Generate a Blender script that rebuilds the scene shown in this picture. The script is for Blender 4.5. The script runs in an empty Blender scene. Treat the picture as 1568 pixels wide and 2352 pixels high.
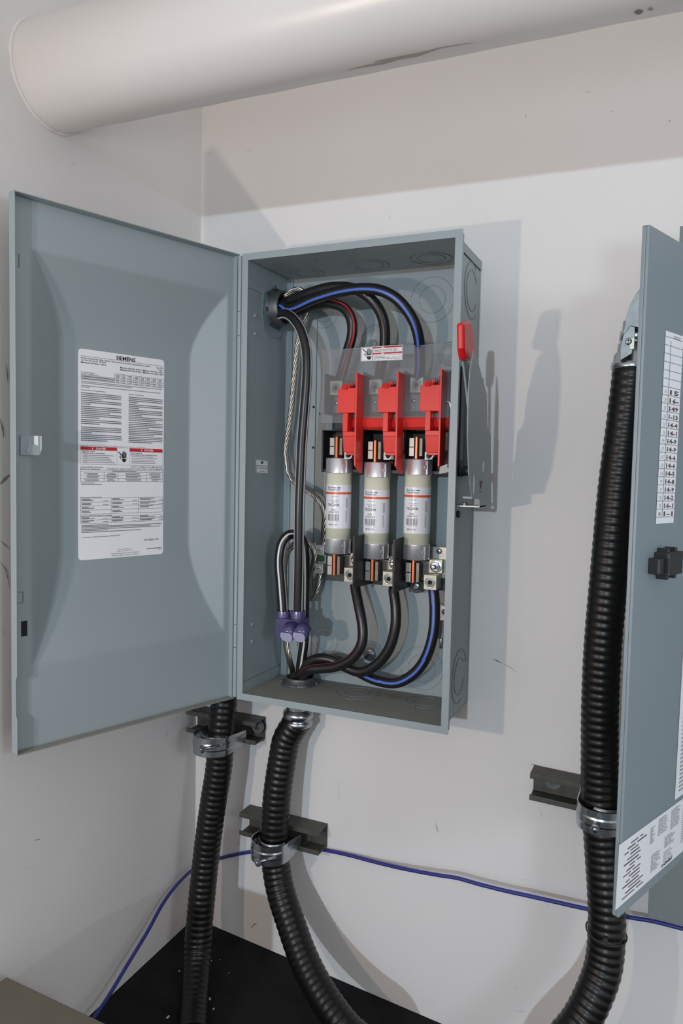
import bpy, bmesh, math, random
from mathutils import Vector, Matrix, Euler
R = math.radians
random.seed(7)
SC = bpy.context.scene
COL = SC.collection

# ------------------------------------------------------------------ camera
CAMLOC = Vector((0.8587, -1.2292, 0.4022)); CAMROT = Euler((1.5118, -0.0210, 0.4200), 'XYZ'); FPX = 1703.65
cd = bpy.data.cameras.new('camera'); cam = bpy.data.objects.new('camera', cd); COL.objects.link(cam)
cam.location = CAMLOC; cam.rotation_euler = CAMROT
cd.sensor_fit = 'VERTICAL'; cd.sensor_height = 36; cd.lens = 36 * FPX / 2352; cd.clip_start = 0.01
SC.camera = cam
SC.view_settings.view_transform = 'Standard'; SC.view_settings.look = 'None'
SC.view_settings.gamma = 1; SC.view_settings.use_curve_mapping = False
SC.view_settings.exposure = 0.0
# ------------------------------------------------------------------ light
w = bpy.data.worlds.new('room_light'); SC.world = w; w.use_nodes = True
w.node_tree.nodes['Background'].inputs[0].default_value = (1.0, 0.985, 0.975, 1)
w.node_tree.nodes['Background'].inputs[1].default_value = 0.60
def area(name, loc, target, size, power, col, shape='DISK', size_y=None):
    l = bpy.data.lights.new(name, 'AREA'); l.shape = shape; l.size = size
    if size_y: l.size_y = size_y
    l.energy = power; l.color = col
    o = bpy.data.objects.new(name, l); COL.objects.link(o); o.location = loc
    o.rotation_euler = (Vector(target) - Vector(loc)).to_track_quat('-Z', 'Y').to_euler()
    return o
area('work_lamp', (0.108, -1.363, 0.317), (0.42, 0.0, 0.45), 0.035, 3.4, (1.0, 0.80, 0.68))
sl = bpy.data.lights.new('corridor_lamp', 'SPOT'); sl.energy = 420; sl.color = (0.72, 0.86, 1.0); sl.shadow_soft_size = .06
sl.spot_size = 2 * math.atan(2.2 / 6.6); sl.spot_blend = .02
slo = bpy.data.objects.new('corridor_lamp', sl); COL.objects.link(slo); slo.location = (.9, -6.6, 1.0)
slo.rotation_euler = (Vector((.55, 0, -1.22)) - slo.location).to_track_quat('-Z', 'Y').to_euler()
area('side_lamp', (1.82, -1.38, 0.50), (0.1, -.2, 0.1), 0.28, 4.7, (0.80, 0.89, 1.0))

# ------------------------------------------------------------------ view maths: a pixel of the photo to a point on a plane
RM = CAMROT.to_matrix()
def ray(x, y): return RM @ Vector(((x - 784) / FPX, -(y - 1176) / FPX, -1))
def on(ax, px, py, v):
    d = ray(px, py); t = (v - CAMLOC[ax]) / d[ax]; return CAMLOC + t * d
def at(px, py, Y): return on(1, px, py, Y)
def onX(px, py, X): return on(0, px, py, X)
def onZ(px, py, Z): return on(2, px, py, Z)
def onplane(px, py, p0, n):
    d = ray(px, py); t = (p0 - CAMLOC).dot(n) / d.dot(n); return CAMLOC + t * d

# ------------------------------------------------------------------ materials
def lin(c):
    c = c / 255; return c / 12.92 if c <= .04045 else ((c + .055) / 1.055) ** 2.4
def rgb(r, g, b): return (lin(r), lin(g), lin(b), 1)
def setin(n, names, v):
    for nm in names:
        if nm in n.inputs: n.inputs[nm].default_value = v; return
def mat(name, col, rough=.5, metal=0., spec=.5, bump=None, var=None, coat=0, ior=None):
    m = bpy.data.materials.new(name); m.use_nodes = True; nt = m.node_tree
    b = nt.nodes['Principled BSDF']; b.inputs['Base Color'].default_value = col
    b.inputs['Roughness'].default_value = rough; b.inputs['Metallic'].default_value = metal
    setin(b, ['Specular IOR Level', 'Specular'], spec)
    if coat: setin(b, ['Coat Weight', 'Clearcoat'], coat); setin(b, ['Coat Roughness'], .12)
    tc = nt.nodes.new('ShaderNodeTexCoord')
    if var:
        sc, amt = var
        no = nt.nodes.new('ShaderNodeTexNoise'); no.inputs['Scale'].default_value = sc; no.inputs['Detail'].default_value = 5
        nt.links.new(tc.outputs['Object'], no.inputs['Vector'])
        mp = nt.nodes.new('ShaderNodeMapRange'); mp.inputs[1].default_value = .3; mp.inputs[2].default_value = .7
        mp.inputs[3].default_value = 1 - amt; mp.inputs[4].default_value = 1 + amt
        nt.links.new(no.outputs['Fac'], mp.inputs[0])
        mx = nt.nodes.new('ShaderNodeVectorMath'); mx.operation = 'SCALE'; mx.inputs[0].default_value = col[:3]
        nt.links.new(mp.outputs[0], mx.inputs['Scale']); nt.links.new(mx.outputs[0], b.inputs['Base Color'])
    if bump:
        sc, st, dist = bump
        no = nt.nodes.new('ShaderNodeTexNoise'); no.inputs['Scale'].default_value = sc; no.inputs['Detail'].default_value = 6
        nt.links.new(tc.outputs['Object'], no.inputs['Vector'])
        bp = nt.nodes.new('ShaderNodeBump'); bp.inputs['Strength'].default_value = st; bp.inputs['Distance'].default_value = dist
        nt.links.new(no.outputs['Fac'], bp.inputs['Height']); nt.links.new(bp.outputs[0], b.inputs['Normal'])
    return m
M = {}
M['wall'] = mat('painted_drywall', rgb(229, 226, 224), .62, spec=.25, bump=(9, .25, .004), var=(3.5, .018))
M['wall_left'] = mat('painted_drywall_side', rgb(229, 226, 224), .62, spec=.25, bump=(7, .25, .004), var=(3, .02))
M['scuff'] = mat('scuff_grey', rgb(140, 136, 134), .8)
M['floor'] = mat('black_rubber_floor', rgb(24, 24, 26), .75, spec=.2, bump=(60, .3, .002), var=(20, .25))
M['chip'] = mat('paint_flake', rgb(200, 200, 200), .8)
M['pipe'] = mat('white_pvc_wrap', rgb(226, 224, 222), .30, spec=.5, var=(5, .02), bump=(5, .12, .006))
M['smear'] = mat('brown_smear', rgb(176, 168, 160), .7)
M['steel'] = mat('blue_grey_enamel', rgb(146, 159, 163), .46, spec=.95, bump=(220, .05, .0006), var=(12, .012))
M['steel3'] = mat('shaded_panel_enamel', rgb(112, 121, 121), .5, spec=.5, var=(12, .012))  # second cabinet body sits in shadow; that shade is put into this colour
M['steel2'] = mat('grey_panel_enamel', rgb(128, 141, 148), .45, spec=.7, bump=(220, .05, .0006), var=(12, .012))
M['steel_dk'] = mat('groove_shadow_line', rgb(84, 94, 98), .6)
M['groove'] = mat('pressed_groove', rgb(108, 120, 124), .5)
M['dusty'] = mat('dust_covered_enamel', rgb(136, 136, 129), .6, spec=.3, bump=(200, .1, .0006), var=(30, .06))
M['plate'] = mat('zinc_reducing_washer', rgb(150, 170, 176), .3, metal=.45, var=(30, .1))
M['hole'] = mat('dark_opening', rgb(30, 32, 34), .9)
M['zinc'] = mat('zinc_plated_steel', rgb(176, 182, 188), .27, metal=1., var=(40, .12), bump=(60, .08, .0008))
M['zincdull'] = mat('dull_cast_zinc', rgb(128, 133, 133), .42, metal=.7, var=(60, .18), bump=(90, .25, .001))
M['strut'] = mat('olive_grey_channel', rgb(88, 87, 82), .55, metal=.35, spec=.4, var=(50, .15))
M['alu'] = mat('tin_plated_lug', rgb(188, 186, 168), .42, metal=.55, var=(80, .08), bump=(300, .1, .0004))
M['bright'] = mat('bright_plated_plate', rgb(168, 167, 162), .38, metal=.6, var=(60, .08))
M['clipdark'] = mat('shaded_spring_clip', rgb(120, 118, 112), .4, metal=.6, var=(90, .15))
M['luggrey'] = mat('grey_ground_lug', rgb(168, 170, 166), .45, metal=.35, var=(60, .06))
M['copper'] = mat('copper_blade', rgb(205, 120, 84), .32, metal=.8)
M['cap'] = mat('polished_ferrule', rgb(226, 226, 230), .32, metal=.72)
M['fuse'] = mat('cream_fuse_tube', rgb(224, 225, 204), .28, bump=(180, .25, .0008), var=(60, .03))
M['white'] = mat('white_label_stock', rgb(238, 240, 245), .4)
M['fuselabel'] = mat('fuse_label_stock', rgb(236, 238, 243), .25)
M['orange'] = mat('orange_ink', rgb(226, 96, 48), .35)
M['blueink'] = mat('blue_ink', rgb(48, 86, 120), .4)
M['ink'] = mat('black_ink', rgb(40, 40, 44), .5)
M['ink2'] = mat('grey_ink', rgb(112, 114, 120), .5)
M['ink3'] = mat('faint_ink', rgb(150, 152, 158), .5)
M['brownink'] = mat('brown_ink', rgb(96, 70, 74), .5)
M['redink'] = mat('danger_red_ink', rgb(200, 44, 52), .4)
M['paper'] = mat('paper_cream', rgb(240, 241, 244), .5)
M['red'] = mat('red_moulded_plastic', rgb(228, 52, 46), .34, spec=.5, bump=(200, .04, .0005))
M['grip'] = mat('red_vinyl_grip', rgb(214, 22, 30), .3, spec=.5)
M['black'] = mat('black_moulded_plastic', rgb(40, 40, 42), .45)
M['dkgrey'] = mat('dark_grey_insulator', rgb(66, 66, 68), .5)
M['cable'] = mat('black_cable_jacket', rgb(30, 29, 31), .30, spec=.5, bump=(120, .06, .0006))
M['stripe_red'] = mat('red_stripe', rgb(190, 52, 62), .4)
M['stripe_blue'] = mat('blue_stripe', rgb(74, 110, 205), .4)
M['stripe_white'] = mat('white_stripe', rgb(215, 215, 215), .4)
M['conduit'] = mat('black_pvc_conduit', rgb(17, 16, 16), .36, spec=.42, bump=(70, .05, .0006))
M['strand'] = mat('bare_stranded_wire', rgb(172, 168, 160), .3, metal=1.)
M['bluewire'] = mat('blue_cable_jacket', rgb(46, 52, 132), .45)
M['green'] = mat('green_screw_paint', rgb(22, 96, 44), .4)
M['tie'] = mat('black_nylon_tie', rgb(52, 50, 48), .5)
M['card'] = mat('taupe_cardboard', rgb(104, 99, 88), .75, var=(15, .04))
def glassy(name, tcol, diff, dcol, rough=.08, gl=.06):
    m = bpy.data.materials.new(name); m.use_nodes = True; nt = m.node_tree; nt.nodes.clear()
    out = nt.nodes.new('ShaderNodeOutputMaterial'); tr = nt.nodes.new('ShaderNodeBsdfTransparent'); tr.inputs[0].default_value = tcol
    df = nt.nodes.new('ShaderNodeBsdfDiffuse'); df.inputs[0].default_value = dcol
    g = nt.nodes.new('ShaderNodeBsdfGlossy'); g.inputs['Roughness'].default_value = rough
    a = nt.nodes.new('ShaderNodeMixShader'); a.inputs[0].default_value = diff
    b = nt.nodes.new('ShaderNodeMixShader'); b.inputs[0].default_value = gl
    nt.links.new(tr.outputs[0], a.inputs[1]); nt.links.new(df.outputs[0], a.inputs[2])
    nt.links.new(a.outputs[0], b.inputs[1]); nt.links.new(g.outputs[0], b.inputs[2]); nt.links.new(b.outputs[0], out.inputs[0])
    return m
M['clear'] = glassy('clear_polycarbonate', (.90, .91, .92, 1), .10, rgb(190, 190, 192))
M['shieldedge'] = glassy('polycarbonate_edge', (.8, .82, .84, 1), .5, rgb(200, 204, 206))
M['purple'] = glassy('purple_vinyl', (.30, .27, .52, 1), .62, rgb(98, 92, 142), .2, .08)
M['lilac'] = mat('lilac_plug', rgb(172, 172, 204), .35)

# ------------------------------------------------------------------ mesh builder
class MB:
    def __init__(s): s.v = []; s.f = []; s.mi = []; s.sm = []; s.mats = []
    def m(s, k):
        if k not in s.mats: s.mats.append(k)
        return s.mats.index(k)
    def add(s, vs, fs, k, smooth=False, T=None):
        b = len(s.v); i = s.m(k)
        for p in vs:
            p = Vector(p)
            s.v.append(tuple(T @ p if T else p))
        for f in fs: s.f.append([b + q for q in f]); s.mi.append(i); s.sm.append(smooth)
        return s
    def box(s, x0, x1, y0, y1, z0, z1, k, T=None):
        x0, x1 = sorted((x0, x1)); y0, y1 = sorted((y0, y1)); z0, z1 = sorted((z0, z1))
        vs = [(x, y, z) for z in (z0, z1) for y in (y0, y1) for x in (x0, x1)]
        return s.add(vs, [(0, 2, 3, 1), (4, 5, 7, 6), (0, 1, 5, 4), (2, 6, 7, 3), (0, 4, 6, 2), (1, 3, 7, 5)], k, T=T)
    def prism(s, poly, axis, a0, a1, k, T=None):
        # poly in the two other axes (in xyz order), extruded along axis
        def P(u, v, a): return (a, u, v) if axis == 0 else ((u, a, v) if axis == 1 else (u, v, a))
        n = len(poly); vs = [P(u, v, a0) for u, v in poly] + [P(u, v, a1) for u, v in poly]
        fs = [tuple(range(n)), tuple(range(2 * n - 1, n - 1, -1))] + [(i, (i + 1) % n, n + (i + 1) % n, n + i) for i in range(n)]
        return s.add(vs, fs, k, T=T)
    def lathe(s, prof, k, T=None, n=40, smooth=True, caps=True, a0=0, a1=2 * math.pi):
        # prof: (r, z) pairs round local z
        full = abs(a1 - a0 - 2 * math.pi) < 1e-6; nn = n if full else n + 1
        vs = []; fs = []
        for r, z in prof:
            for i in range(nn):
                a = a0 + (a1 - a0) * i / n; vs.append((r * math.cos(a), r * math.sin(a), z))
        for j in range(len(prof) - 1):
            for i in range(n):
                i2 = (i + 1) % nn if full else i + 1
                fs.append((j * nn + i, j * nn + i2, (j + 1) * nn + i2, (j + 1) * nn + i))
        s.add(vs, fs, k, smooth, T)
        if caps and full:
            b = len(s.v) - len(vs)
            for j in (0, len(prof) - 1):
                if prof[j][0] > 1e-6: s.f.append([b + j * nn + i for i in range(nn)]); s.mi.append(s.m(k)); s.sm.append(False)
        return s
    def cyl(s, p0, p1, r, k, n=32, smooth=True, r2=None):
        p0 = Vector(p0); p1 = Vector(p1); d = p1 - p0
        T = Matrix.Translation(p0) @ d.to_track_quat('Z', 'Y').to_matrix().to_4x4()
        return s.lathe([(r, 0), (r if r2 is None else r2, d.length)], k, T, n, smooth)
    def build(s, name, parent=None, bevel=0, seg=2, label=None, thick=0):
        me = bpy.data.meshes.new(name); me.from_pydata(s.v, [], s.f)
        for k in s.mats: me.materials.append(M[k])
        me.polygons.foreach_set('material_index', s.mi); me.polygons.foreach_set('use_smooth', s.sm)
        bm = bmesh.new(); bm.from_mesh(me); bmesh.ops.recalc_face_normals(bm, faces=bm.faces); bm.to_mesh(me); bm.free()
        me.update()
        o = bpy.data.objects.new(name, me); COL.objects.link(o)
        if thick:
            md = o.modifiers.new('thickness', 'SOLIDIFY'); md.thickness = thick; md.offset = 0
        if bevel:
            md = o.modifiers.new('bevel', 'BEVEL'); md.width = bevel; md.segments = seg; md.limit_method = 'ANGLE'; md.angle_limit = R(40)
        if parent:
            o.parent = parent; o.matrix_parent_inverse = Matrix.Translation(-Vector(parent.location))
        if label: o['label'] = label
        return o
def tag(o, label, cat, group=None):
    o['label'] = label; o['category'] = cat
    if group: o['group'] = group
    return o
def thing(name, loc, label, cat, group=None):
    o = bpy.data.objects.new(name, None); COL.objects.link(o); o.location = loc; o.empty_display_size = .02
    return tag(o, label, cat, group)
def struct(mb, name, **k):
    o = mb.build(name, **k); o['kind'] = 'structure'; return o

def catmull(pts, step=.004):
    P = [Vector(p) for p in pts]; P = [P[0] * 2 - P[1]] + P + [P[-1] * 2 - P[-2]]
    out = []
    for i in range(1, len(P) - 2):
        a, b, c, d = P[i - 1:i + 3]
        n = max(2, int((c - b).length / step))
        # centripetal-ish via plain uniform with limited tangents
        for j in range(n):
            t = j / n
            out.append(.5 * ((2 * b) + (c - a) * t + (2 * a - 5 * b + 4 * c - d) * t * t + (3 * b - a - 3 * c + d) * t ** 3))
    out.append(P[-2]); return out
def resample(pts, step):
    L = [0]
    for i in range(1, len(pts)): L.append(L[-1] + (pts[i] - pts[i - 1]).length)
    n = max(2, int(L[-1] / step)); out = []; j = 0
    for i in range(n + 1):
        s = L[-1] * i / n
        while j < len(L) - 2 and L[j + 1] < s: j += 1
        t = (s - L[j]) / max(1e-9, L[j + 1] - L[j]); out.append(pts[j].lerp(pts[j + 1], min(1, t)))
    return out, L[-1]
def frames(pts, up=(0, 0.3, 1)):
    T = []
    for i in range(len(pts)):
        T.append((pts[min(i + 1, len(pts) - 1)] - pts[max(i - 1, 0)]).normalized())
    N = Vector(up).cross(T[0])
    if N.length < 1e-4: N = Vector((1, 0, 0)).cross(T[0])
    N = N.normalized(); out = []
    for t in T:
        N = (N - t * N.dot(t)).normalized(); out.append((N.copy(), t.cross(N)))
    return out
def sweep(mb, path, rad, k, n=20, kf=None, cap=True, fr=None):
    fr = fr or frames(path); vs = []; b0 = len(mb.v)
    for i, p in enumerate(path):
        r = rad(i) if callable(rad) else rad
        for j in range(n):
            a = 2 * math.pi * j / n; vs.append(p + (fr[i][0] * math.cos(a) + fr[i][1] * math.sin(a)) * r)
    groups = {}
    for i in range(len(path) - 1):
        for j in range(n):
            kk = kf(i, j) if kf else k
            groups.setdefault(kk, []).append((i * n + j, i * n + (j + 1) % n, (i + 1) * n + (j + 1) % n, (i + 1) * n + j))
    first = True
    for p in vs: mb.v.append(tuple(p))
    for kk, fs in groups.items():
        i = mb.m(kk)
        for f in fs: mb.f.append([b0 + q for q in f]); mb.mi.append(i); mb.sm.append(True)
    if cap:
        for b in (0, (len(path) - 1) * n): mb.f.append([b0 + b + j for j in range(n)]); mb.mi.append(mb.m(k)); mb.sm.append(False)
    return mb

_fc = {}
def glyphs(txt, bold=0.0):
    key = (txt, bold)
    if key in _fc: return _fc[key]
    cu = bpy.data.curves.new('t', 'FONT'); cu.body = txt; cu.size = 1; cu.resolution_u = 1; cu.offset = bold
    o = bpy.data.objects.new('t', cu); COL.objects.link(o)
    dg = bpy.context.evaluated_depsgraph_get(); me = bpy.data.meshes.new_from_object(o.evaluated_get(dg))
    vs = [tuple(v.co) for v in me.vertices]; fs = [tuple(p.vertices) for p in me.polygons]
    bpy.data.objects.remove(o); bpy.data.curves.remove(cu); bpy.data.meshes.remove(me)
    _fc[key] = (vs, fs); return vs, fs
def text(mb, txt, x, y, h, k, F, bold=0.0, align='L', width=None, sx=1.0):
    """print txt with baseline at label coordinates (x, y), capital height h; F maps label (x, y) to a point"""
    vs, fs = glyphs(txt, bold)
    if not vs: return
    s = h / .70; x0 = min(v[0] for v in vs); x1 = max(v[0] for v in vs); wd = (x1 - x0) * s * sx
    if width: sx = sx * width / wd; wd = width
    ox = x if align == 'L' else (x - wd if align == 'R' else x - wd / 2)
    mb.add([F(ox + (v[0] - x0) * s * sx, y + v[1] * s) for v in vs], fs, k)
def rect(mb, x0, x1, y0, y1, k, F, nx=1):
    vs = []; fs = []
    for i in range(nx + 1):
        x = x0 + (x1 - x0) * i / nx; vs += [F(x, y0), F(x, y1)]
    for i in range(nx): fs.append((2 * i, 2 * i + 2, 2 * i + 3, 2 * i + 1))
    mb.add(vs, fs, k, smooth=nx > 1)
def poly(mb, pts, k, F): mb.add([F(x, y) for x, y in pts], [tuple(range(len(pts)))], k)
def frame(mb, x0, x1, y0, y1, t, k, F):
    rect(mb, x0, x1, y0, y0 + t, k, F); rect(mb, x0, x1, y1 - t, y1, k, F); rect(mb, x0, x0 + t, y0, y1, k, F); rect(mb, x1 - t, x1, y0, y1, k, F)
def greek(mb, x0, x1, y, h, k, F, rng):
    """a line of print too small to read: word-length runs"""
    x = x0
    while x < x1 - h:
        wl = rng.uniform(1.2, 5.5) * h
        e = min(x + wl, x1); rect(mb, x, e, y, y + h, k, F); x = e + h * .55
def hand(mb, x0, y0, w, h, F):
    """shock pictogram: bolt reaching an open hand"""
    def p(l): return [(x0 + a * w, y0 + b * h) for a, b in l]
    poly(mb, p([(.02, .95), (.10, .98), (.42, .72), (.36, .66)]), 'ink', F)
    poly(mb, p([(.36, .66), (.42, .74), (.28, .48), (.2, .5)]), 'ink', F)
    poly(mb, p([(.2, .5), (.28, .5), (.40, .36), (.33, .32)]), 'ink', F)
    for a, b in ((.47, .75), (.56, .95), (.67, 1.0), (.78, .95), (.89, .85)):
        poly(mb, p([(a - .038, .42), (a + .038, .42), (a + .038, b), (a, b + .03), (a - .038, b)]), 'ink', F)
    poly(mb, p([(.45, .30), (.55, .36), (.62, .30), (.72, .36), (.8, .28), (.93, .34), (.93, .24), (.82, .02), (.58, .02), (.47, .2)]), 'ink', F)
    poly(mb, p([(.43, .40), (.52, .44), (.60, .38), (.93, .44), (.93, .5), (.43, .5)]), 'ink', F)
def warn_tri(mb, x, y, h, F): poly(mb, [(x - h * .58, y), (x + h * .58, y), (x, y + h)], 'paper', F)

def ring(mb, c, nrm, r, k, t=.0006, a0=0, a1=360, n=48, ell=1):
    nrm = Vector(nrm).normalized(); T = Matrix.Translation(Vector(c)) @ nrm.to_track_quat('Z', 'Y').to_matrix().to_4x4()
    path = [T @ Vector((r * math.cos(R(a0 + (a1 - a0) * i / n)), r * math.sin(R(a0 + (a1 - a0) * i / n)), 0)) for i in range(n + 1)]
    sweep(mb, path, t, k, 6)
def disc(mb, c, nrm, r, h, k, n=32, chamfer=0):
    nrm = Vector(nrm).normalized(); T = Matrix.Translation(Vector(c)) @ nrm.to_track_quat('Z', 'Y').to_matrix().to_4x4()
    ch = chamfer or 0
    mb.lathe([(r, 0), (r, h - ch), (r - ch, h), (0.0001, h)], k, T, n, smooth=False)
def screw(mb, c, nrm, r, k='zinc', h=None, phillips=True):
    h = h or r * .5; nrm = Vector(nrm).normalized()
    T = Matrix.Translation(Vector(c)) @ nrm.to_track_quat('Z', 'Y').to_matrix().to_4x4()
    mb.lathe([(r, 0), (r, h * .5), (r * .8, h * .9), (.0001, h)], k, T, 20)
    mb.box(-r * .6, r * .6, -r * .1, r * .1, h * .85, h * 1.04, 'hole', T)
    if phillips: mb.box(-r * .1, r * .1, -r * .6, r * .6, h * .85, h * 1.04, 'hole', T)
def hexnut(mb, c, nrm, r, h, k='zinc', T0=None):
    nrm = Vector(nrm).normalized(); T = Matrix.Translation(Vector(c)) @ nrm.to_track_quat('Z', 'Y').to_matrix().to_4x4()
    mb.lathe([(r, 0), (r, h)], k, T, 6, smooth=False)
def smoothstep(t): t = max(0, min(1, t)); return t * t * (3 - 2 * t)

# ================================================================== SETTING
FZ = lambda x, y: -.526 - .095 * x + .007 * y
mb = MB(); mb.box(0, 2.2, 0, .1, -.78, 1.75, 'wall'); wb = struct(mb, 'wall_back')
mb = MB(); mb.box(-.1, 0, -2.6, .1, -.78, 1.75, 'wall_left'); wl = struct(mb, 'wall_left')
mb = MB()
c = [(-.05, .05), (2.2, .05), (2.2, -2.6), (-.05, -2.6)]
mb.add([(x, y, FZ(x, y)) for x, y in c] + [(x, y, FZ(x, y) - .05) for x, y in c], [(0, 1, 2, 3), (4, 7, 6, 5), (0, 4, 5, 1), (1, 5, 6, 2), (2, 6, 7, 3), (3, 7, 4, 0)], 'floor')
struct(mb, 'floor')
# scuffs: small marks on the paint
def scuff(par, pts, wpx, plane='Y'):
    mb = MB(); P = [(at(x, y, -.0004) if plane == 'Y' else onX(x, y, .0004)) for x, y in pts]; n = len(P)
    L = []; Rr = []
    for i, p in enumerate(P):
        d = (P[min(i + 1, n - 1)] - P[max(i - 1, 0)]).normalized()
        q = d.cross(Vector((0, 1, 0) if plane == 'Y' else (1, 0, 0))); ww = wpx / 1300 * (.5 if 0 < i < n - 1 else .12)
        L.append(p + q * ww); Rr.append(p - q * ww)
    mb.add(L + Rr, [(i, i + 1, n + i + 1, n + i) for i in range(n - 1)], 'scuff'); o = mb.build('scuff_mark', par); o['kind'] = 'structure'
for pts, wd in [([(1130, 1513), (1142, 1518), (1152, 1523)], 3), ([(1152, 1523), (1170, 1532), (1187, 1544)], 1), ([(475, 354), (486, 350)], 1.2),
                ([(562, 350), (577, 344)], 1.5), ([(585, 385), (600, 378)], 1), ([(1342, 209), (1355, 212)], 2), ([(1207, 263), (1208, 271)], 2.2), ([(1401, 256), (1410, 255)], 1.6),
                ([(893, 494), (896, 502)], 2.5), ([(1536, 276), (1539, 279)], 4), ([(1241, 1862), (1245, 1877)], 1.6), ([(1264, 1870), (1266, 1876)], 1.5),
                ([(1185, 2322), (1203, 2324)], 2), ([(1220, 1755), (1232, 1757)], 5), ([(1196, 2020), (1216, 2022)], 1.2), ([(545, 1936), (547, 1944)], 4),
                ([(575, 2132), (585, 2122), (590, 2122)], 3.5), ([(612, 1674), (614, 1676)], 3), ([(778, 1795), (779, 1840)], 1.2), ([(1195, 2246), (1204, 2252)], 1.2),
                ([(1001, 1890), (1003, 1905), (1008, 1912)], 2), ([(1180, 2270), (1187, 2272)], 1.5), ([(1252, 2075), (1262, 2083)], 1.2), ([(450, 500), (451, 506)], 1.2)]:
    scuff(wb, pts, wd)
for pts, wd in [([(0, 962), (6, 985), (9, 1006)], 4), ([(0, 1112), (11, 1100), (22, 1090)], 6), ([(0, 1242), (12, 1252), (23, 1262)], 2), ([(0, 1290), (14, 1310), (23, 1352)], 2.4),
                ([(14, 836), (17, 860), (18, 880)], 3), ([(6, 1440), (9, 1462)], 2), ([(78, 1930), (92, 1928)], 3.5), ([(300, 1742), (302, 1737)], 2), ([(382, 1681), (385, 1691)], 3),
                ([(57, 1996), (67, 1994)], 1.5), ([(333, 1681), (334, 1683)], 2.5), ([(161, 1845), (163, 1848)], 2), ([(167, 372), (171, 378)], 2.5), ([(440, 318), (443, 330)], 1.6), ([(331, 2018), (334, 2021)], 2.5), ([(467, 430), (463, 440)], 1.2)]:
    scuff(wl, pts, wd, 'X')
chip_spots = [(485, 2207, 4), (504, 2205, 2.5), (481, 2295, 7), (490, 2318, 6), (412, 2231, 4), (385, 2337, 7), (525, 2235, 2), (460, 2230, 2)]
for i, (x, y, s) in enumerate(chip_spots):
    d = ray(x, y); t = (FZ(0, 0) - CAMLOC.z) / d.z
    for _ in range(4): p = CAMLOC + t * d; t = (FZ(p.x, p.y) - CAMLOC.z) / d.z
    p = CAMLOC + t * d; r = s / 2300; mb = MB(); rr = random.Random(i)
    pts = [(p.x + r * rr.uniform(.4, 1) * math.cos(a), p.y + r * 1.5 * rr.uniform(.4, 1) * math.sin(a)) for a in [j * math.pi / 3 for j in range(6)]]
    mb.prism(pts, 2, p.z, p.z + .0012, 'chip'); o = mb.build('paint_flake')
    tag(o, ['white flake touching the right edge of the corner conduit, farthest back of the larger flakes', 'tiny white flake farthest back on the black floor, right of the corner conduit',
        'largest white flake on the black floor, just right of the corner conduit', 'ragged white flake just nearer than the largest flake beside the corner conduit', 'small white sliver on the black floor left of the corner conduit',
        'white flake nearest the taupe box on the black floor', 'speck of white alone between the two left conduits on the floor', 'speck of white close to the corner conduit on the black floor'][i], 'paint flake', 'white flakes on the black floor')

# ceiling-height pipe
PC = [Vector((-.02, -.380, .9665)), Vector((1.9, -.392, .938))]
pipe = thing('drain_pipe', (0, -.38, .9665), 'fat white pipe running into the left wall above the open switch box', 'pipe')
mb = MB(); path = [PC[0].lerp(PC[1], i / 60) for i in range(61)]
sweep(mb, path, lambda i: .0745 + .0003 * math.sin(i * 1.7), 'pipe', 96, fr=[(Vector((0, 1, 0)), Vector((0, 0, 1)))] * 61); mb.build('pipe_body', pipe)
mb = MB()   # caulk bead where it meets the wall
def crp(a, rr): return Vector((0.0, -.3801 + rr * math.cos(a), .9663 + rr * math.sin(a)))
rg = random.Random(3); bead = [crp(R(i * 5), .0755) + Vector((.0015, 0, 0)) for i in range(73)]; rads = [.0016 + rg.random() * .0016 for _ in bead]
sweep(mb, bead, lambda i: rads[i % 73], 'wall_left', 8); mb.build('caulk_bead', pipe)
mb = MB()   # long thin smear on the underside and a dark spot
def onpipe(px, py, off=.0004):
    d = ray(px, py); ax = (PC[1] - PC[0]).normalized(); o = CAMLOC - PC[0]; rr = .0746 + off
    A = d - ax * d.dot(ax); B = o - ax * o.dot(ax); a = A.dot(A); b = 2 * A.dot(B); cc = B.dot(B) - rr * rr; q = b * b - 4 * a * cc
    if q < 0: return None
    return CAMLOC + d * ((-b - math.sqrt(q)) / (2 * a))
def pipe_patch(pts_top, pts_bot, k='smear'):
    P = [onpipe(*p) for p in pts_top] + [onpipe(*p) for p in pts_bot]; n = len(pts_top)
    if any(p is None for p in P): return
    mb.add(P, [(i, i + 1, n + i + 1, n + i) for i in range(n - 1)], k)
pipe_patch([(860, 141), (900, 133), (960, 122), (1010, 109), (1060, 101), (1090, 98)], [(860, 143), (900, 140), (960, 130), (1010, 112), (1060, 103), (1090, 98.5)])
mb.build('stain', pipe); mb = MB()
pipe_patch([(800, 160), (840, 150), (880, 143), (920, 135)], [(800, 161), (840, 154), (880, 148), (920, 136)])
mb.build('stain', pipe); mb = MB()
pipe_patch([(1456, 27), (1462, 23), (1470, 22), (1477, 26)], [(1458, 31), (1464, 34), (1470, 33), (1476, 28)], 'scuff')
mb.build('stain', pipe); mb = MB()
pipe_patch([(1487, 20), (1494, 17), (1500, 21)], [(1488, 23), (1494, 25), (1499, 23)])
mb.build('stain', pipe)

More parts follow.
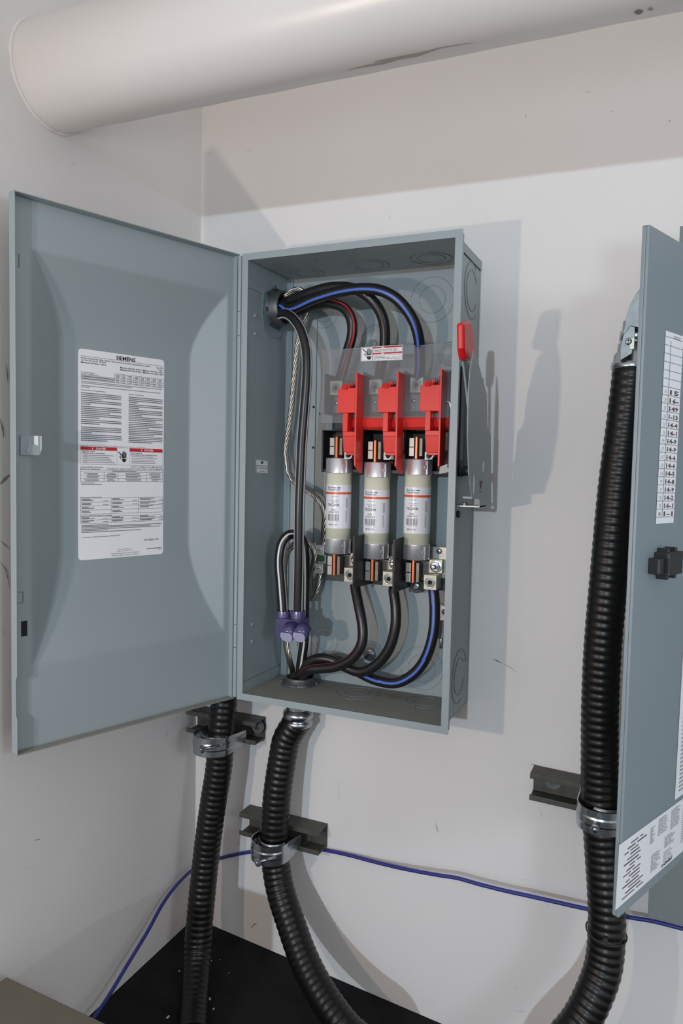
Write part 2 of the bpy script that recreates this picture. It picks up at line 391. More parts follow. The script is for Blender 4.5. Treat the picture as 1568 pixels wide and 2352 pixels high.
# ================================================================== SAFETY SWITCH CABINET
XB, W, D, H = .1862, .3764, .1462, .756
OV, FL = .0104, .0114     # flange overhang, flange width
XL, XR, ZB, ZT = XB + OV, XB + W - OV, OV, H - OV
sw = thing('safety_switch', (XB + W / 2, 0, 0), 'blue-grey steel disconnect box mounted on the back wall with its door wide open', 'electrical cabinet')
t = .0016
mb = MB()
mb.box(XL, XR, -.004, -.0006, ZB, ZT, 'steel')                       # back
mb.box(XL - t, XL, -D, -.0006, ZB, ZT, 'steel'); mb.box(XR, XR + t, -D, -.0006, ZB, ZT - .012, 'steel')
mb.box(XL - t, XR + t, -D, -.0006, ZT, ZT + t, 'steel'); mb.box(XL - t, XR + t, -D, -.0006, ZB - t, ZB, 'dusty')
mb.box(XR + t * .6, XR + t * 2, -D, -.0006, ZT - .013, ZT + t, 'steel')     # lid lip folded down outside the side
mb.box(XR + t, XR + t * 1.15, -D, -.002, ZT - .0145, ZT - .013, 'hole')
# front flange (picture frame turned outwards)
for a in ((XB, XB + FL, 0, H), (XB + W - FL, XB + W, 0, H)): mb.box(a[0], a[1], -D - t, -D, a[2], a[3], 'steel')
for a in ((XB + FL, XB + W - FL, 0, FL), (XB + FL, XB + W - FL, H - FL, H)): mb.box(a[0], a[1], -D - t, -D, a[2], a[3], 'steel')
# rolled outer lip of the flange
mb.box(XB + W - t, XB + W, -D, -D + .006, .006, H - .006, 'steel')
mb.box(XB + .004, XB + W - .004, -D, -D + .006, H - t, H, 'steel'); mb.box(XB + .004, XB + W - .004, -D, -D + .006, 0, t, 'steel')
body = mb.build('cabinet_body', sw, bevel=.0009)
mb = MB()   # narrow raised channel and corner posts in the back
q = at(662, 1000, -.004); q2 = at(700, 1000, -.004)
mb.box(XL, XL + .012, -.009, -.004, ZB, ZT, 'steel'); mb.box(q2.x - .004, q2.x + .022, -.0075, -.004, ZB + .02, ZT - .03, 'steel')
for px, py in ((720, 935), (719, 1028), (735, 950)):
    p = at(px, py, -.0076); disc(mb2 := MB(), p, (0, -1, 0), .0022, .0006, 'hole', 16); mb2.build('rail_hole', sw)
for zz in (.03, .70): mb.box(XL, XL + .0006, -D + .001, -.004, zz, zz + .0006, 'steel_dk')
mb.build('mounting_rail', sw, bevel=.002)
def knockout(px, py, ax, v, radii, arcs=None):
    c = {'x': onX, 'y': at, 'z': onZ}[ax](px, py, v); nrm = {'x': (1, 0, 0), 'y': (0, 1, 0), 'z': (0, 0, 1)}[ax]
    mb = MB()
    for i, r in enumerate(radii):
        ring(mb, c, nrm, r, 'groove' if ax != 'y' else 'steel', .0006, *(arcs[i] if arcs else (8, 352)))
    return mb.build('knockout', sw)
knockout(705, 627, 'z', ZT - .0003, (.030, .020)); knockout(845, 609, 'z', ZT - .0003, (.036, .026), [(20, 330), (40, 350)]); knockout(990, 594, 'z', ZT - .0003, (.034, .023)); knockout(740, 598, 'z', ZT - .0003, (.012,), [(20, 160)])
knockout(820, 1592, 'z', ZB + .0003, (.036, .022)); knockout(982, 1612, 'z', ZB + .0003, (.036, .024)); knockout(938, 1622, 'z', ZB + .0003, (.012,), [(150, 330)])
knockout(992, 688, 'y', -.0045, (.038, .023)); knockout(742, 715, 'y', -.0045, (.030, .019)); knockout(745, 1472, 'y', -.0045, (.026, .017)); knockout(968, 1535, 'y', -.0045, (.038, .024))
knockout(1083, 668, 'x', XR + t + .0002, (.044, .032), [(60, 310), (30, 330)]); knockout(1054, 1553, 'x', XR + t + .0002, (.044, .030), [(20, 290), (40, 340)])
# pressed bosses with mounting screws
for px, py, r in ((861, 780, .026), (852, 1500, .022), (1032, 813, .020), (1012, 1412, .02)):
    c = at(px, py, -.004); T = Matrix.Translation(c) @ Vector((0, -1, 0)).to_track_quat('Z', 'Y').to_matrix().to_4x4()
    mb = MB(); mb.lathe([(r, 0), (r * .94, .002), (r * .86, .002), (r * .8, .0004), (.0001, .0004)], 'steel', T, 40)
    mb.build('mounting_boss', sw)
for px, py in ((849, 1502), (1020, 1405)):
    mb = MB(); hexnut(mb, at(px, py, -.005), (0, -1, 0), .0075, .004); disc(mb, at(px, py, -.0045), (0, -1, 0), .0125, .0012, 'zinc'); screw(mb, at(px, py, -.009), (0, -1, 0), .0045, 'zinc', .003); mb.build('mounting_screw', sw)
mb = MB(); hexnut(mb, at(857, 790, -.005), (0, -1, 0), .0075, .005); mb.build('mounting_screw', sw)
mb = MB()   # small drawn-out ground clip low on the right
p = at(1015, 1440, -.03); mb.box(p.x - .006, p.x + .004, -.034, -.004, p.z - .02, p.z + .012, 'bright'); c2 = at(1013, 1465, -.034); mb.cyl(c2, c2 - Vector((0, 0, .018)), .003, 'zinc', 12); mb.build('ground_clip', sw, bevel=.001)
for px, py in ((585, 725), (585, 767), (578, 1434), (578, 1473)):
    p = onX(px, py, XL); mb = MB(); T = Matrix.Translation(p) @ Vector((1, 0, 0)).to_track_quat('Z', 'Y').to_matrix().to_4x4()
    mb.lathe([(.0036, 0), (.0034, .001), (.0018, .0024), (.0001, .0026)], 'steel', T, 16); mb.build('rivet', sw)
# little approval sticker on the left side wall
mb = MB(); P = [onX(*q, XL + .0004) for q in ((586, 1054), (616, 1058), (616, 1088), (587, 1087))]
mb.add(P, [(0, 1, 2, 3)], 'paper')
def FQ(P):
    e = (P[1] + P[2] - P[0] - P[3]).normalized() * .0003
    nn = (P[1] - P[0]).cross(P[3] - P[0]).normalized() * .0002
    if nn.dot(CAMLOC - P[0]) < 0: nn = -nn
    return lambda x, y: (P[3] * (1 - x) + P[2] * x) * (1 - y) + (P[0] * (1 - x) + P[1] * x) * y + nn
F = FQ(P)
frame(mb, .02, .98, .02, .98, .03, 'blueink', F); poly(mb, [(.5 + .12 * math.cos(a * .785), .80 + .1 * math.sin(a * .785)) for a in range(8)], 'blueink', F)
for k, (y, s) in enumerate(((.5, 'INTERRUPTEUR ENCLOSED'), (.34, 'SOUS BOITIER SWITCH'))): text(mb, s, .08, y, .09, 'blueink', F, .01, width=.84)
text(mb, 'CA80001', .3, .1, .1, 'blueink', F, .01, width=.45); mb.build('approval_sticker', sw)

# ---------------------------------------------------------------- door
TH = 1.23526; U = Vector((-math.cos(TH), -math.sin(TH), 0)); N = Vector((math.sin(TH), -math.cos(TH), 0)); H0 = Vector((XB - .0046, -D, 0)); WD = .3762
def DP(u, w, z): return H0 + U * u + N * w + Vector((0, 0, z))
def onD(px, py, off): 
    p = onplane(px, py, H0 + N * off, N); return (p - H0).dot(U), p.z
DT = Matrix(((U.x, N.x, 0, H0.x), (U.y, N.y, 0, H0.y), (0, 0, 1, 0), (0, 0, 0, 1)))
LP = .0155
ru0, ru1, rz0, rz1 = .014, .348, .118, .690
def recess(u, z):
    du = min(u - ru0, ru1 - u)
    if du <= 0: return 0
    a = 1 - (1 - min(1, max(0, (rz1 - z) / .115))) ** 1.7 if z < rz1 else 0
    b = 1 - (1 - min(1, max(0, (z - rz0) / .16))) ** 1.7 if z > rz0 else 0
    prof = .030 * max(0, min(a, b)); wallk = du * .56
    k = .0012; h = max(0, k - abs(prof - wallk)) / k
    return min(prof, wallk) - h * h * k * .25 if min(prof, wallk) > .0004 else max(0, min(prof, wallk))
us = [-.006 + i * (WD - .0 + .006) / 170 for i in range(171)]; zs = [i * H / 240 for i in range(241)]
mb = MB(); nu = len(us)
mb.add([DP(u, -LP - recess(u, z), z) for z in zs for u in us], [(j * nu + i, j * nu + i + 1, (j + 1) * nu + i + 1, (j + 1) * nu + i) for j in range(len(zs) - 1) for i in range(nu - 1)], 'steel', True)
door = mb.build('door', sw, thick=.0012)
def dsub(mb, name, **k):
    o = mb.build(name, **k); o.parent = door; return o
mb = MB()
mb.box(0, WD, -LP, 0, H - .0014, H, 'steel', DT); mb.box(0, WD, -LP, 0, 0, .0014, 'dusty', DT); mb.box(-.006, .002, -LP, -.006, 0, H, 'steel', DT)
# free-edge lip with a shallow notch low down
mb.prism([(-LP, 0), (0, 0), (0, .05), (-.004, .056), (-.004, .104), (0, .11), (0, H), (-LP, H)], 0, WD - .0014, WD, 'steel', DT)
dsub(mb, 'door_lip', bevel=.0006)
mb = MB()   # hinge strip
mb.box(XB - .0058, XB - .0004, -D - .0045, -D + .001, .004, H - .004, 'steel')
for zz in (.09, .13, .62, .66): mb.box(XB - .006, XB - .0002, -D - .0049, -D - .004, zz, zz + .0012, 'steel_dk')
mb.build('hinge', sw, bevel=.0008)
mb = MB()   # latch bracket and catch
u0, z1 = onD(44, 1000, -LP); u1, z0 = onD(75, 1046, -LP)
mb.box(u1, u0, -LP, -LP + .004, z0, z1, 'steel', DT); mb.box(u1 - .001, u1 + .001, -LP, .004, z0, z1, 'steel', DT)
mb.prism([(.002, z1), (-.006, z1), (-.006, z1)], 0, u1, u1 + .001, 'steel', DT)
ua, za = onD(78, 1001, 0); ub, zb = onD(94, 1045, 0)
mb.prism([(ua, za), (ub, za), (ub, zb + .008), ((ua + ub) / 2 - .002, zb), ((ua + ub) / 2 - .001, zb + .012), (ua, zb + .014)], 1, .001, .0026, 'white', DT)
disc(mb, DT @ Vector((onD(61, 1035, -LP)[0], -LP + .004, onD(61, 1035, -LP)[1])), N, .003, .0012, 'steel', 12)
dsub(mb, 'latch', bevel=.0004)
mb = MB(); a, b = onD(48, 1427, -LP); c_, d_ = onD(62, 1460, -LP); mb.box(a, c_, -LP + .0006, -LP + .0009, d_, b, 'hole', DT); dsub(mb, 'slot_hole')
mb = MB()
for (x0, y0, x1, y1) in ((40, 584, 43, 614), (41, 1360, 52, 1384)):
    a, b = onD(x0, y0, -LP); c_, d_ = onD(x1, y1, -LP)
    mb = MB(); T = DT; pth = [T @ Vector(q) for q in ((a, -LP + .0006, b), (c_, -LP + .0006, b), (c_, -LP + .0006, d_), (a, -LP + .0006, d_))]; sweep(mb, pth, .0006, 'steel_dk', 6); dsub(mb, 'stamped_mark')
# instruction label: corners in door coordinates
RD = .0300
lc = [onD(x, y, -LP - RD) for x, y in ((180, 800), (376, 827), (374, 1273), (177, 1286))]
LW0, LW1 = (lc[0][0] + lc[3][0]) / 2, (lc[1][0] + lc[2][0]) / 2; LZ0, LZ1 = (lc[2][1] + lc[3][1]) / 2, (lc[0][1] + lc[1][1]) / 2
lw, lh = LW0 - LW1, LZ1 - LZ0
def FLb(x, y, e=.0004):      # x 0..1 across, y 0..1 up
    u = LW0 - x * lw; z = LZ0 + y * lh; return DP(u, -LP - recess(u, z) + .0009 + e, z)
mb = MB(); cr = .018; pts = []
for cx, cy, a0 in ((1 - cr * 2, 1 - cr, 0), (cr * 2, 1 - cr, 90), (cr * 2, cr, 180), (1 - cr * 2, cr, 270)):
    for i in range(6): a = R(a0 + i * 18); pts.append((cx + cr * 2 * math.cos(a), cy + cr * math.sin(a)))
vs = []; fs = []; rows = [0, .002, .006, .012, .018] + [.018 + (1 - .036) * i / 40 for i in range(1, 41)] + [.988, .994, .998, 1]
for y in rows:
    e = min(y, 1 - y); ins = 2 * (cr - math.sqrt(max(0, cr * cr - (cr - e) ** 2))) if e < cr else 0
    vs += [FLb(ins, y, 0), FLb(1 - ins, y, 0)]
mb.add(vs, [(2 * i, 2 * i + 1, 2 * i + 3, 2 * i + 2) for i in range(len(rows) - 1)], 'white')
F = FLb; rl = random.Random(11)
def grid(x0, x1, ys, xs, k='ink2'):
    for y in ys: rect(mb, x0, x1, y, y + .0014, k, F)
    for x in xs: rect(mb, x, x + .0028, ys[-1], ys[0], k, F)
text(mb, 'SIEMENS', .53, .9705, .0185, 'ink', F, .02, 'C', width=.227)
rect(mb, .03, .985, .9665, .968, 'ink2', F)
text(mb, 'Fusible Heavy Duty Safety Switch / Interrupteur de sécurité industrielle avec fusible', .03, .9545, .0080, 'ink', F, .006, width=.79)
text(mb, 'Cat. No./ N° de cat. GFC364', .03, .9445, .0078, 'ink', F, .006, width=.27); text(mb, 'Maximum 200 Amps / 200 A', .03, .9335, .0080, 'ink', F, .012, width=.275)
text(mb, 'Type VB II', .985, .953, .0080, 'ink', F, .006, 'R', width=.09); text(mb, 'Type 1', .985, .942, .0080, 'ink', F, .006, 'R', width=.06)
text(mb, 'Maximum 600 Volts AC(V~) / Maximum 600 Volts c.a.(V~)', .985, .9305, .0080, 'ink', F, .012, 'R', width=.52)
text(mb, 'Maximum 600 Volts DC(V=) / Maximum 600 Volts c.c.(V=)', .985, .9200, .0080, 'ink', F, .012, 'R', width=.52)
text(mb, 'Horsepower Ratings', .03, .889, .0052, 'ink', F, .006, width=.15); text(mb, 'Puissance nominale en HP', .03, .8815, .0052, 'ink', F, .006, width=.19)
grid(.40, .985, (.9005, .878, .868, .8566), [.40 + i * .073 for i in range(9)]); grid(.03, .40, (.878, .868, .8566), (.03,))
for i in range(8):
    for y in (.894, .8885, .882, .8705, .8600): greek(mb, .415 + i * .073, .455 + i * .073, y, .0030, 'ink2', F, rl)
for y in (.871, .8605): greek(mb, .04, .39, y, .0042, 'ink2', F, rl)
for y, xe in ((.8465, .97), (.8395, .60), (.827, .95), (.8205, .12)): greek(mb, .03, xe, y, .0036, 'ink3', F, rl)
text(mb, 'Fuse and Short Circuit Information', .03, .806, .0058, 'ink', F, .008, width=.27); text(mb, 'Fusibles et courts-circuits', .565, .806, .0058, 'ink', F, .008, width=.18)
for y, n_ in zip((.7955, .761, .7325, .698, .6695, .635, .599), (4, 3, 4, 3, 3, 4, 4)):
    for i in range(n_): greek(mb, .03, .48 if i < n_ - 1 else rl.uniform(.12, .42), y - .0087 * i - .003, .0042, 'ink2', F, rl)
for y, n_ in zip((.796, .7597, .733, .6985, .6705, .6358, .5995), (4, 3, 4, 3, 4, 4, 4)):
    for i in range(n_): greek(mb, .565, .98 if i < n_ - 1 else rl.uniform(.65, .93), y - .0086 * i - .003, .0042, 'ink2', F, rl)
text(mb, 'Replacement Class R fuses are not permitted. - Des fusibles remplacement de Class R ne sont pas autorisés.', .03, .5455, .0050, 'ink2', F, .008, width=.74)
rect(mb, .025, .43, .5265, .5425, 'redink', F); rect(mb, .578, .982, .5255, .5425, 'redink', F)
for x, xx in ((.195, .155), (.757, .722)): text(mb, 'DANGER', x, .5295, .0095, 'paper', lambda a, b: FLb(a, b, .0006), .02, width=.11); warn_tri(mb, xx, .5295, .011, lambda a, b: FLb(a, b, .0006))
for x0, x1 in ((.025, .43), (.578, .982)): frame(mb, x0, x1, .4576, .5425, .0014, 'ink2', F)
rect(mb, .43, .578, .4576, .4586, 'ink3', F); rect(mb, .43, .578, .5415, .5425, 'ink3', F)
hand(mb, .437, .4715, .11, .054, F)
text(mb, 'Hazardous voltage.', .04, .5185, .0066, 'ink', F, .012, width=.14); text(mb, 'Will cause death or serious injury.', .04, .5090, .0066, 'ink', F, .012, width=.255)
text(mb, 'Tension dangereuse.', .588, .5160, .0060, 'ink', F, .012, width=.14); text(mb, 'Peut provoquer la mort ou des blessures graves.', .588, .5070, .0060, 'ink', F, .012, width=.33)
for i in range(5): greek(mb, .05, rl.uniform(.30, .42), .500 - i * .0085, .0032, 'ink3', F, rl); greek(mb, .600, rl.uniform(.85, .97), .499 - i * .0078, .0030, 'ink3', F, rl)
text(mb, 'Terminal & Wire Information', .025, .4415, .0070, 'ink', F, .008, width=.25); text(mb, 'Bornes et conducteurs', .025, .4328, .0070, 'ink', F, .008, width=.21)
text(mb, 'USE 75°C COPPER OR ALUMINUM WIRE', .982, .4445, .0085, 'ink2', F, .002, 'R', width=.39); text(mb, 'UTILISER DES CONDUCTEURS 75°C EN CUIVRE OU EN ALUMINIUM', .982, .4340, .0085, 'ink2', F, .002, 'R', width=.67)
grid(.025, .982, (.4305, .4214, .4057, .3916, .3750), (.025, .982)); grid(.283, .283, (.4214, .3750), (.283, .44, .785))
greek(mb, .38, .66, .4245, .0036, 'ink2', F, rl)
for (x0, x1) in ((.08, .22), (.32, .41), (.53, .70), (.83, .95)):
    for y in (.415, .4095, .400, .395, .385, .379): greek(mb, x0 + rl.uniform(-.02, .02), x1 + rl.uniform(-.02, .02), y, .0030, 'ink2', F, rl)
greek(mb, .03, .18, .367, .0034, 'ink2', F, rl); greek(mb, .03, .26, .360, .0034, 'ink2', F, rl)
text(mb, 'Accessories / Accessoires', .025, .2975, .0062, 'ink', F, .006, width=.235)
grid(.025, .982, (.2955, .276, .258, .2385, .218), (.025, .363, .685, .982))
text(mb, 'Replacement Parts/ Pièces de rechange', .025, .2085, .0066, 'ink', F, .01, width=.35)
grid(.025, .982, (.2055, .190, .174), (.025, .363, .685, .982))
for (x0, wds) in ((.038, .15), (.378, .14), (.705, .2)):
    for y in (.289, .2835, .270, .2645, .2515, .2460, .231, .2255, .2000, .1955, .1845, .1795):
        if x0 > .7 and .215 < y < .24: continue
        greek(mb, x0, x0 + wds * rl.uniform(.5, 1), y, .0038, 'ink2', F, rl)
    for y in (.280, .263, .1950, .1795): greek(mb, x0 + .235, x0 + .295, y, .0030, 'ink3', F, rl)
for y, xe in zip((.1640, .1580, .1520, .1450, .1385, .1310), (.34, .98, .84, .96, .33, .72)): greek(mb, .035, xe, y, .0034, 'ink2', F, rl)
text(mb, 'For questions on this device please call 1-888-333-3550', .04, .1065, .0062, 'ink', F, .004, width=.43)
text(mb, 'OM 042823 0101', .755, .0735, .0110, 'ink', F, .0, width=.185)
text(mb, 'Siemens Industry, Inc.', .525, .0380, .0056, 'ink2', F, .006, 'C', width=.155); text(mb, 'Norcross, GA 30092 USA', .525, .0285, .0056, 'ink2', F, .006, 'C', width=.18)
text(mb, 'http://www.usa.siemens.com/powerdistribution', .53, .0180, .0056, 'ink2', F, .006, 'C', width=.33); text(mb, 'Assembled in Mexico / Assemblé au Mexique', .53, .0080, .0056, 'ink2', F, .006, 'C', width=.32)
greek(mb, .79, .975, .0310, .0042, 'ink2', F, rl); greek(mb, .94, .975, .0240, .003, 'ink3', F, rl)
label = dsub(mb, 'instruction_label'); label['label'] = 'white sheet of ratings and two red danger banners'

# ---------------------------------------------------------------- inside: switch base, shield, arms, clips, lugs
SPC = .0714
def px3(px, py, Y, i=0): p = at(px, py, Y); return p.x + SPC * i, p.z
xa, zt = px3(744, 988, -.045); _, zb_ = px3(744, 1084, -.045); xe = px3(1036, 1000, -.045)[0]
mb = MB()
mb.box(xa, xe, -.012, -.004, zb_, zt + .09, 'dkgrey'); mb.box(xa, xe, -.052, -.012, zt - .002, zt, 'black'); mb.box(xa, xe, -.05, -.012, zb_, zb_ + .006, 'black')
mb.box(xa, xe, -.014, -.0121, zb_, zt, 'black')
for i in range(4):
    x = xa + (xe - xa - .003) * i / 3; mb.box(x, x + .003, -.054, -.012, zb_ - .0, zt, 'black')
mb.build('line_base', sw, bevel=.0008)
for i in range(4):      # flat phase barriers beside the upper lugs
    xx = .3040 + SPC * i; z0 = px3(747, 952, -.062)[1]; z1 = px3(747, 858, -.062)[1]; zz = px3(776, 868, -.012)[1]
    mb = MB(); mb.prism([(-.064, z0), (-.008, z0), (-.008, zz), (-.064, z1)], 0, xx - .0012, xx + .0012, 'dkgrey' if i < 3 else 'black'); mb.build('phase_barrier', sw, bevel=.0004)
# rotor bar
rz = px3(850, 972, -.07)[1]; rx0 = px3(798, 972, -.07)[0]; rx1 = px3(1036, 972, -.07)[0]
mb = MB(); T = Matrix.Translation((rx0, -.066, rz)) @ Vector((1, 0, 0)).to_track_quat('Z', 'Y').to_matrix().to_4x4()
mb.lathe([(.0115, 0), (.0115, rx1 - rx0)], 'red', T, 10, smooth=False); mb.build('rotor_bar', sw, bevel=.0008)
def lug(mb, cx, cz, Y, w_, h_, dpt, hole_r, k='alu'):
    mb.box(cx - w_ / 2, cx + w_ / 2, Y, Y + dpt, cz - h_ / 2, cz + h_ / 2, k)
    T = Matrix.Translation((cx, Y, cz)) @ Vector((0, -1, 0)).to_track_quat('Z', 'Y').to_matrix().to_4x4()
    mb.lathe([(hole_r * 1.22, -.0001), (hole_r * 1.2, .0007), (hole_r, .0007), (hole_r * .95, -.0006)], 'zinc', T, 28, caps=False)
    mb.lathe([(hole_r * .95, .0002), (hole_r * .75, .0004), (hole_r * .55, .0004)], 'zincdull', T, 28, caps=False)
    mb.lathe([(hole_r * .55, .0004), (hole_r * .5, .0001), (.0001, .0001)], 'hole', T, 6, caps=False, smooth=False)
ZTOP = (px3(775, 891, -.1)[1])
for i in range(3):
    def A(px, py, Y=-.10): x, z = px3(px, py, Y); return x + SPC * i, z + (-.0006, -.0006, .0006)[i]
    # upper lug, terminal strap and screw
    x0, z1 = A(760, 875, -.045); x1, z0 = A(787, 907, -.045); x0 += (0, .002, .004)[i]; x1 += (0, .002, .004)[i]
    mb = MB(); lug(mb, (x0 + x1) / 2, (z0 + z1) / 2, -.050, x1 - x0, z1 - z0, .026, .0072); mb.build('upper_lug', sw, bevel=.0008)
    mb = MB(); a0, b1 = A(766, 907, -.03); a1, b0 = A(788, 947, -.03); mb.box(a0, a1, -.028, -.025, b0, b1, 'bright'); screw(mb, Vector((a0 + .0055, -.028, (b0 + b1) / 2 + .002)), (0, -1, 0), .0042, 'zinc', .004); mb.build('terminal_strap', sw, bevel=.0005)
    # red arm
    mb = MB()
    def bx(p0, p1, y0, y1, k='red'):
        a, b = A(*p0); c_, d_ = A(*p1); mb.box(a, c_, y0, y1, d_, b, k)
    bx((776, 891), (817, 947), -.100, -.066)
    bx((784, 884), (802, 892), -.100, -.085); a, b = A(786, 884); c_, d_ = A(800, 893)
    mb.prism([(-.1005, d_), (-.108, d_), (-.1005, b + .002)], 0, a + .001, c_ - .001, 'red')
    bx((792, 874), (798, 891), -.078, -.066); bx((800, 874), (813, 891), -.074, -.066)
    bx((785, 947), (795.5, 990), -.097, -.075)
    bx((785, 990), (814, 1001), -.097, -.075)
    a, b = A(785, 1001); c_, d_ = A(814, 1038)
    mb.prism([(-.097, b), (-.075, b), (-.075, d_), (-.092, d_)], 0, a, c_, 'red')
    mb.box(a + .003, c_, -.090, -.075, d_ - .004, d_, 'red')
    mb.build('switch_arm', sw, bevel=.0007)
    mb = MB(); x0, zt2 = A(816.5, 855.5, -.104); _, zf1 = A(814, 1068, -.104); _, zf2 = A(828, 1086, -.075)
    mb.prism([(-.104, zt2), (-.074, zt2 - .001), (-.074, zf2), (-.080, zf2), (-.104, zf1)], 0, x0, x0 + .0032, 'red'); mb.build('arm_fin', sw, bevel=.0005)
    mb = MB(); x0, z0 = A(812, 882, -.078); screw(mb, Vector((x0, -.074, z0)), (0, -1, 0), .0034, 'zinc', .004); mb.build('arm_screw', sw); mb = MB()
    x0, z0 = A(801, 1045.5, -.07); mb.box(x0 - .008, x0 + .001, -.071, -.069, z0 - .006, z0 + .006, 'white'); disc(mb, Vector((x0, -.069, z0)), (0, -1, 0), .0062, .002, 'white'); screw(mb, Vector((x0 + .0002, -.0712, z0)), (0, -1, 0), .0036, 'black', .0026); mb.build('retaining_screw', sw)
    # upper blade clip
    fx, fzt, fzb = (.3300, .4010, .4735)[i], (.4200, .4140, .4200)[i], (.2544, .2500, .2532)[i]
    ct, cb = fzt + .034, fzt + .0045
    def clip(za, zb, nm):
        mb = MB()
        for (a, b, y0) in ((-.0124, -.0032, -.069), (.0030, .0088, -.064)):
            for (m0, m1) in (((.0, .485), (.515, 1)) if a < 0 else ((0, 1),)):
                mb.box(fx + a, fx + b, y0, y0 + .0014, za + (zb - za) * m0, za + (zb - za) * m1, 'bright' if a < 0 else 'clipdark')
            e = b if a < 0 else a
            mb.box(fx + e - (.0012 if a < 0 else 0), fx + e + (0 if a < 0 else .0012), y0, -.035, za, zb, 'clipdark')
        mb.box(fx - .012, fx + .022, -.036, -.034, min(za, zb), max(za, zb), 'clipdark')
        mb.build(nm, sw, bevel=.0004)
    clip(ct, cb, 'upper_fuse_clip'); clip(fzb - .0045, fzb - .037, 'lower_fuse_clip')
    # lower terminal: plate, strap screw and lug
    lp, lz = ((804.0, 1321), (893.5, 1330), (988.5, 1338))[i]; p = at(lp, lz, -.062)
    mb = MB(); lug(mb, p.x - .001, p.z, -.062, .0215, .0245, .030, .0078); mb.build('lower_lug', sw, bevel=.0008)
    q = at(*((809, 1287), (897, 1295), (998.5, 1298))[i], -.04)
    mb = MB(); mb.box(p.x - .012, p.x + .016, -.030, -.0265, p.z + .004, p.z + .056, 'bright')
    mb.box(p.x - .010, p.x + .0125, -.040, -.030, p.z + .013, p.z + .036, 'alu'); T = Matrix.Translation((p.x + .002, -.04, p.z + .0245)) @ Vector((0, -1, 0)).to_track_quat('Z', 'Y').to_matrix().to_4x4()
    mb.lathe([(.0105, 0), (.0105, .0012), (.0001, .0012)], 'zinc', T, 28); mb.lathe([(.0078, .001), (.0078, .006)], 'zinc', T, 6, smooth=False); mb.lathe([(.0042, .006), (.0042, .016), (.003, .018), (.0001, .018)], 'zinc', T, 16)
    screw(mb, Vector((p.x + .004, -.03, p.z + .049)), (0, -1, 0), .0045, 'zinc', .004)
    mb.build('terminal_plate', sw, bevel=.0005)
# lower base and tall barriers
bx0 = at(744, 1290, -.02).x; e1 = at(1032, 1265, -.02)
mb = MB(); mb.box(bx0 + .004, e1.x + .002, -.024, -.004, at(900, 1345, -.02).z, e1.z + .004, 'dkgrey'); mb.box(e1.x - .012, e1.x + .002, -.0265, -.020, at(1032, 1340, -.02).z, e1.z + .004, 'black')
e = at(956, 1346, -.026); disc(mb, Vector((e.x, -.004, e.z)), (0, -1, 0), .0125, .022, 'black'); screw(mb, Vector((e.x, -.026, e.z)), (0, -1, 0), .0062, 'zinc', .003, False)
mb.build('load_base', sw, bevel=.001)
for (ptop, pbot, pback) in (((812.5, 1233), (812.5, 1350), (862, 1338)), ((905, 1240), (903, 1362), (947, 1345))):
    X = at(pback[0], pback[1], -.012).x; a = onX(*ptop, X); b = onX(*pbot, X); c_ = onX(*pback, X)
    a2 = onX(ptop[0] + 28, ptop[1] - 8, X); yb = -.012; sl = (c_.z - b.z) / (c_.y - b.y)
    mb = MB(); mb.prism([(a.y, a.z), (a.y, b.z), (c_.y, c_.z), (c_.y, a.z + .004)], 0, X - .001, X + .001, 'black')
    mb.prism([(a.y - .001, a.z + .001), (a.y + .0015, a.z + .001), (b.y + .0015, b.z - .001), (b.y - .001, b.z - .001)], 0, X - .0018, X + .0018, 'black')
    for k_ in (.3, .7):
        disc(mb, Vector((X + .001, -.045, a.z - .045 - k_ * .03)), (1, 0, 0), .006, .0008, 'dkgrey', 20)
    mb.box(X + .001, X + .0022, -.058, -.03, b.z + .02, a.z - .03, 'dkgrey'); mb.build('load_barrier', sw, bevel=.0004)
# switch mechanism beside the third arm
mb = MB(); c1 = at(1036, 870, -.09); mb.box(c1.x + .001, c1.x + .006, -.102, -.012, at(1030, 1075, -.09).z, c1.z + .012, 'black'); mb.build('mechanism_plate', sw, bevel=.001)
mb = MB(); pts = [at(1026, 925, -.108), at(1030, 922, -.109), at(1034, 930, -.109), at(1036, 950, -.108), at(1037, 985, -.106), at(1037, 1030, -.104)]; sweep(mb, catmull(pts), .0022, 'zinc', 12); mb.build('spring_rod', sw)
mb = MB(); p = [at(1010, 1072, -.1), at(1031, 1064, -.1), at(1029, 1084, -.1), at(1008, 1089, -.1)]; mb.add([tuple(q) for q in p] + [(q.x, q.y + .002, q.z) for q in p], [(0, 1, 2, 3), (4, 7, 6, 5), (0, 4, 5, 1), (1, 5, 6, 2), (2, 6, 7, 3), (3, 7, 4, 0)], 'steel'); mb.box(p[1].x - .002, p[1].x + .014, -.1, -.098, p[2].z, p[1].z, 'steel'); mb.build('interlock_tab', sw)

# clear shield
SY = -.074
c00 = at(738, 803, SY); c10 = at(1046, 790, SY); b00 = at(738, 971, SY)
mb = MB(); x0, x1, z1, z0 = c00.x, c10.x, (c00.z + c10.z) / 2, b00.z
mb.box(x0, x1, SY, SY + .0012, z0, z1, 'clear')
for i in range(3):
    x = .3763 + SPC * i - .0115 + .0072
    mb.box(x, x + .0008, SY - .016, SY, z0, z1 - .052, 'shieldedge')
mb.box(x0, x0 + .0006, SY - .0008, SY + .0014, z0, z1, 'shieldedge'); mb.box(x0, x1, SY - .0008, SY + .0014, z1 - .0006, z1, 'shieldedge'); mb.box(x0, x1, SY - .0008, SY + .0014, z0, z0 + .0006, 'shieldedge')
shield = mb.build('clear_shield', sw)
P = [at(*q, SY - .0006) for q in ((828.5, 798), (925, 791.5), (924, 826.5), (828, 830))]
mb = MB(); mb.add([tuple(q) for q in P], [(0, 1, 2, 3)], 'paper'); F = FQ(P)
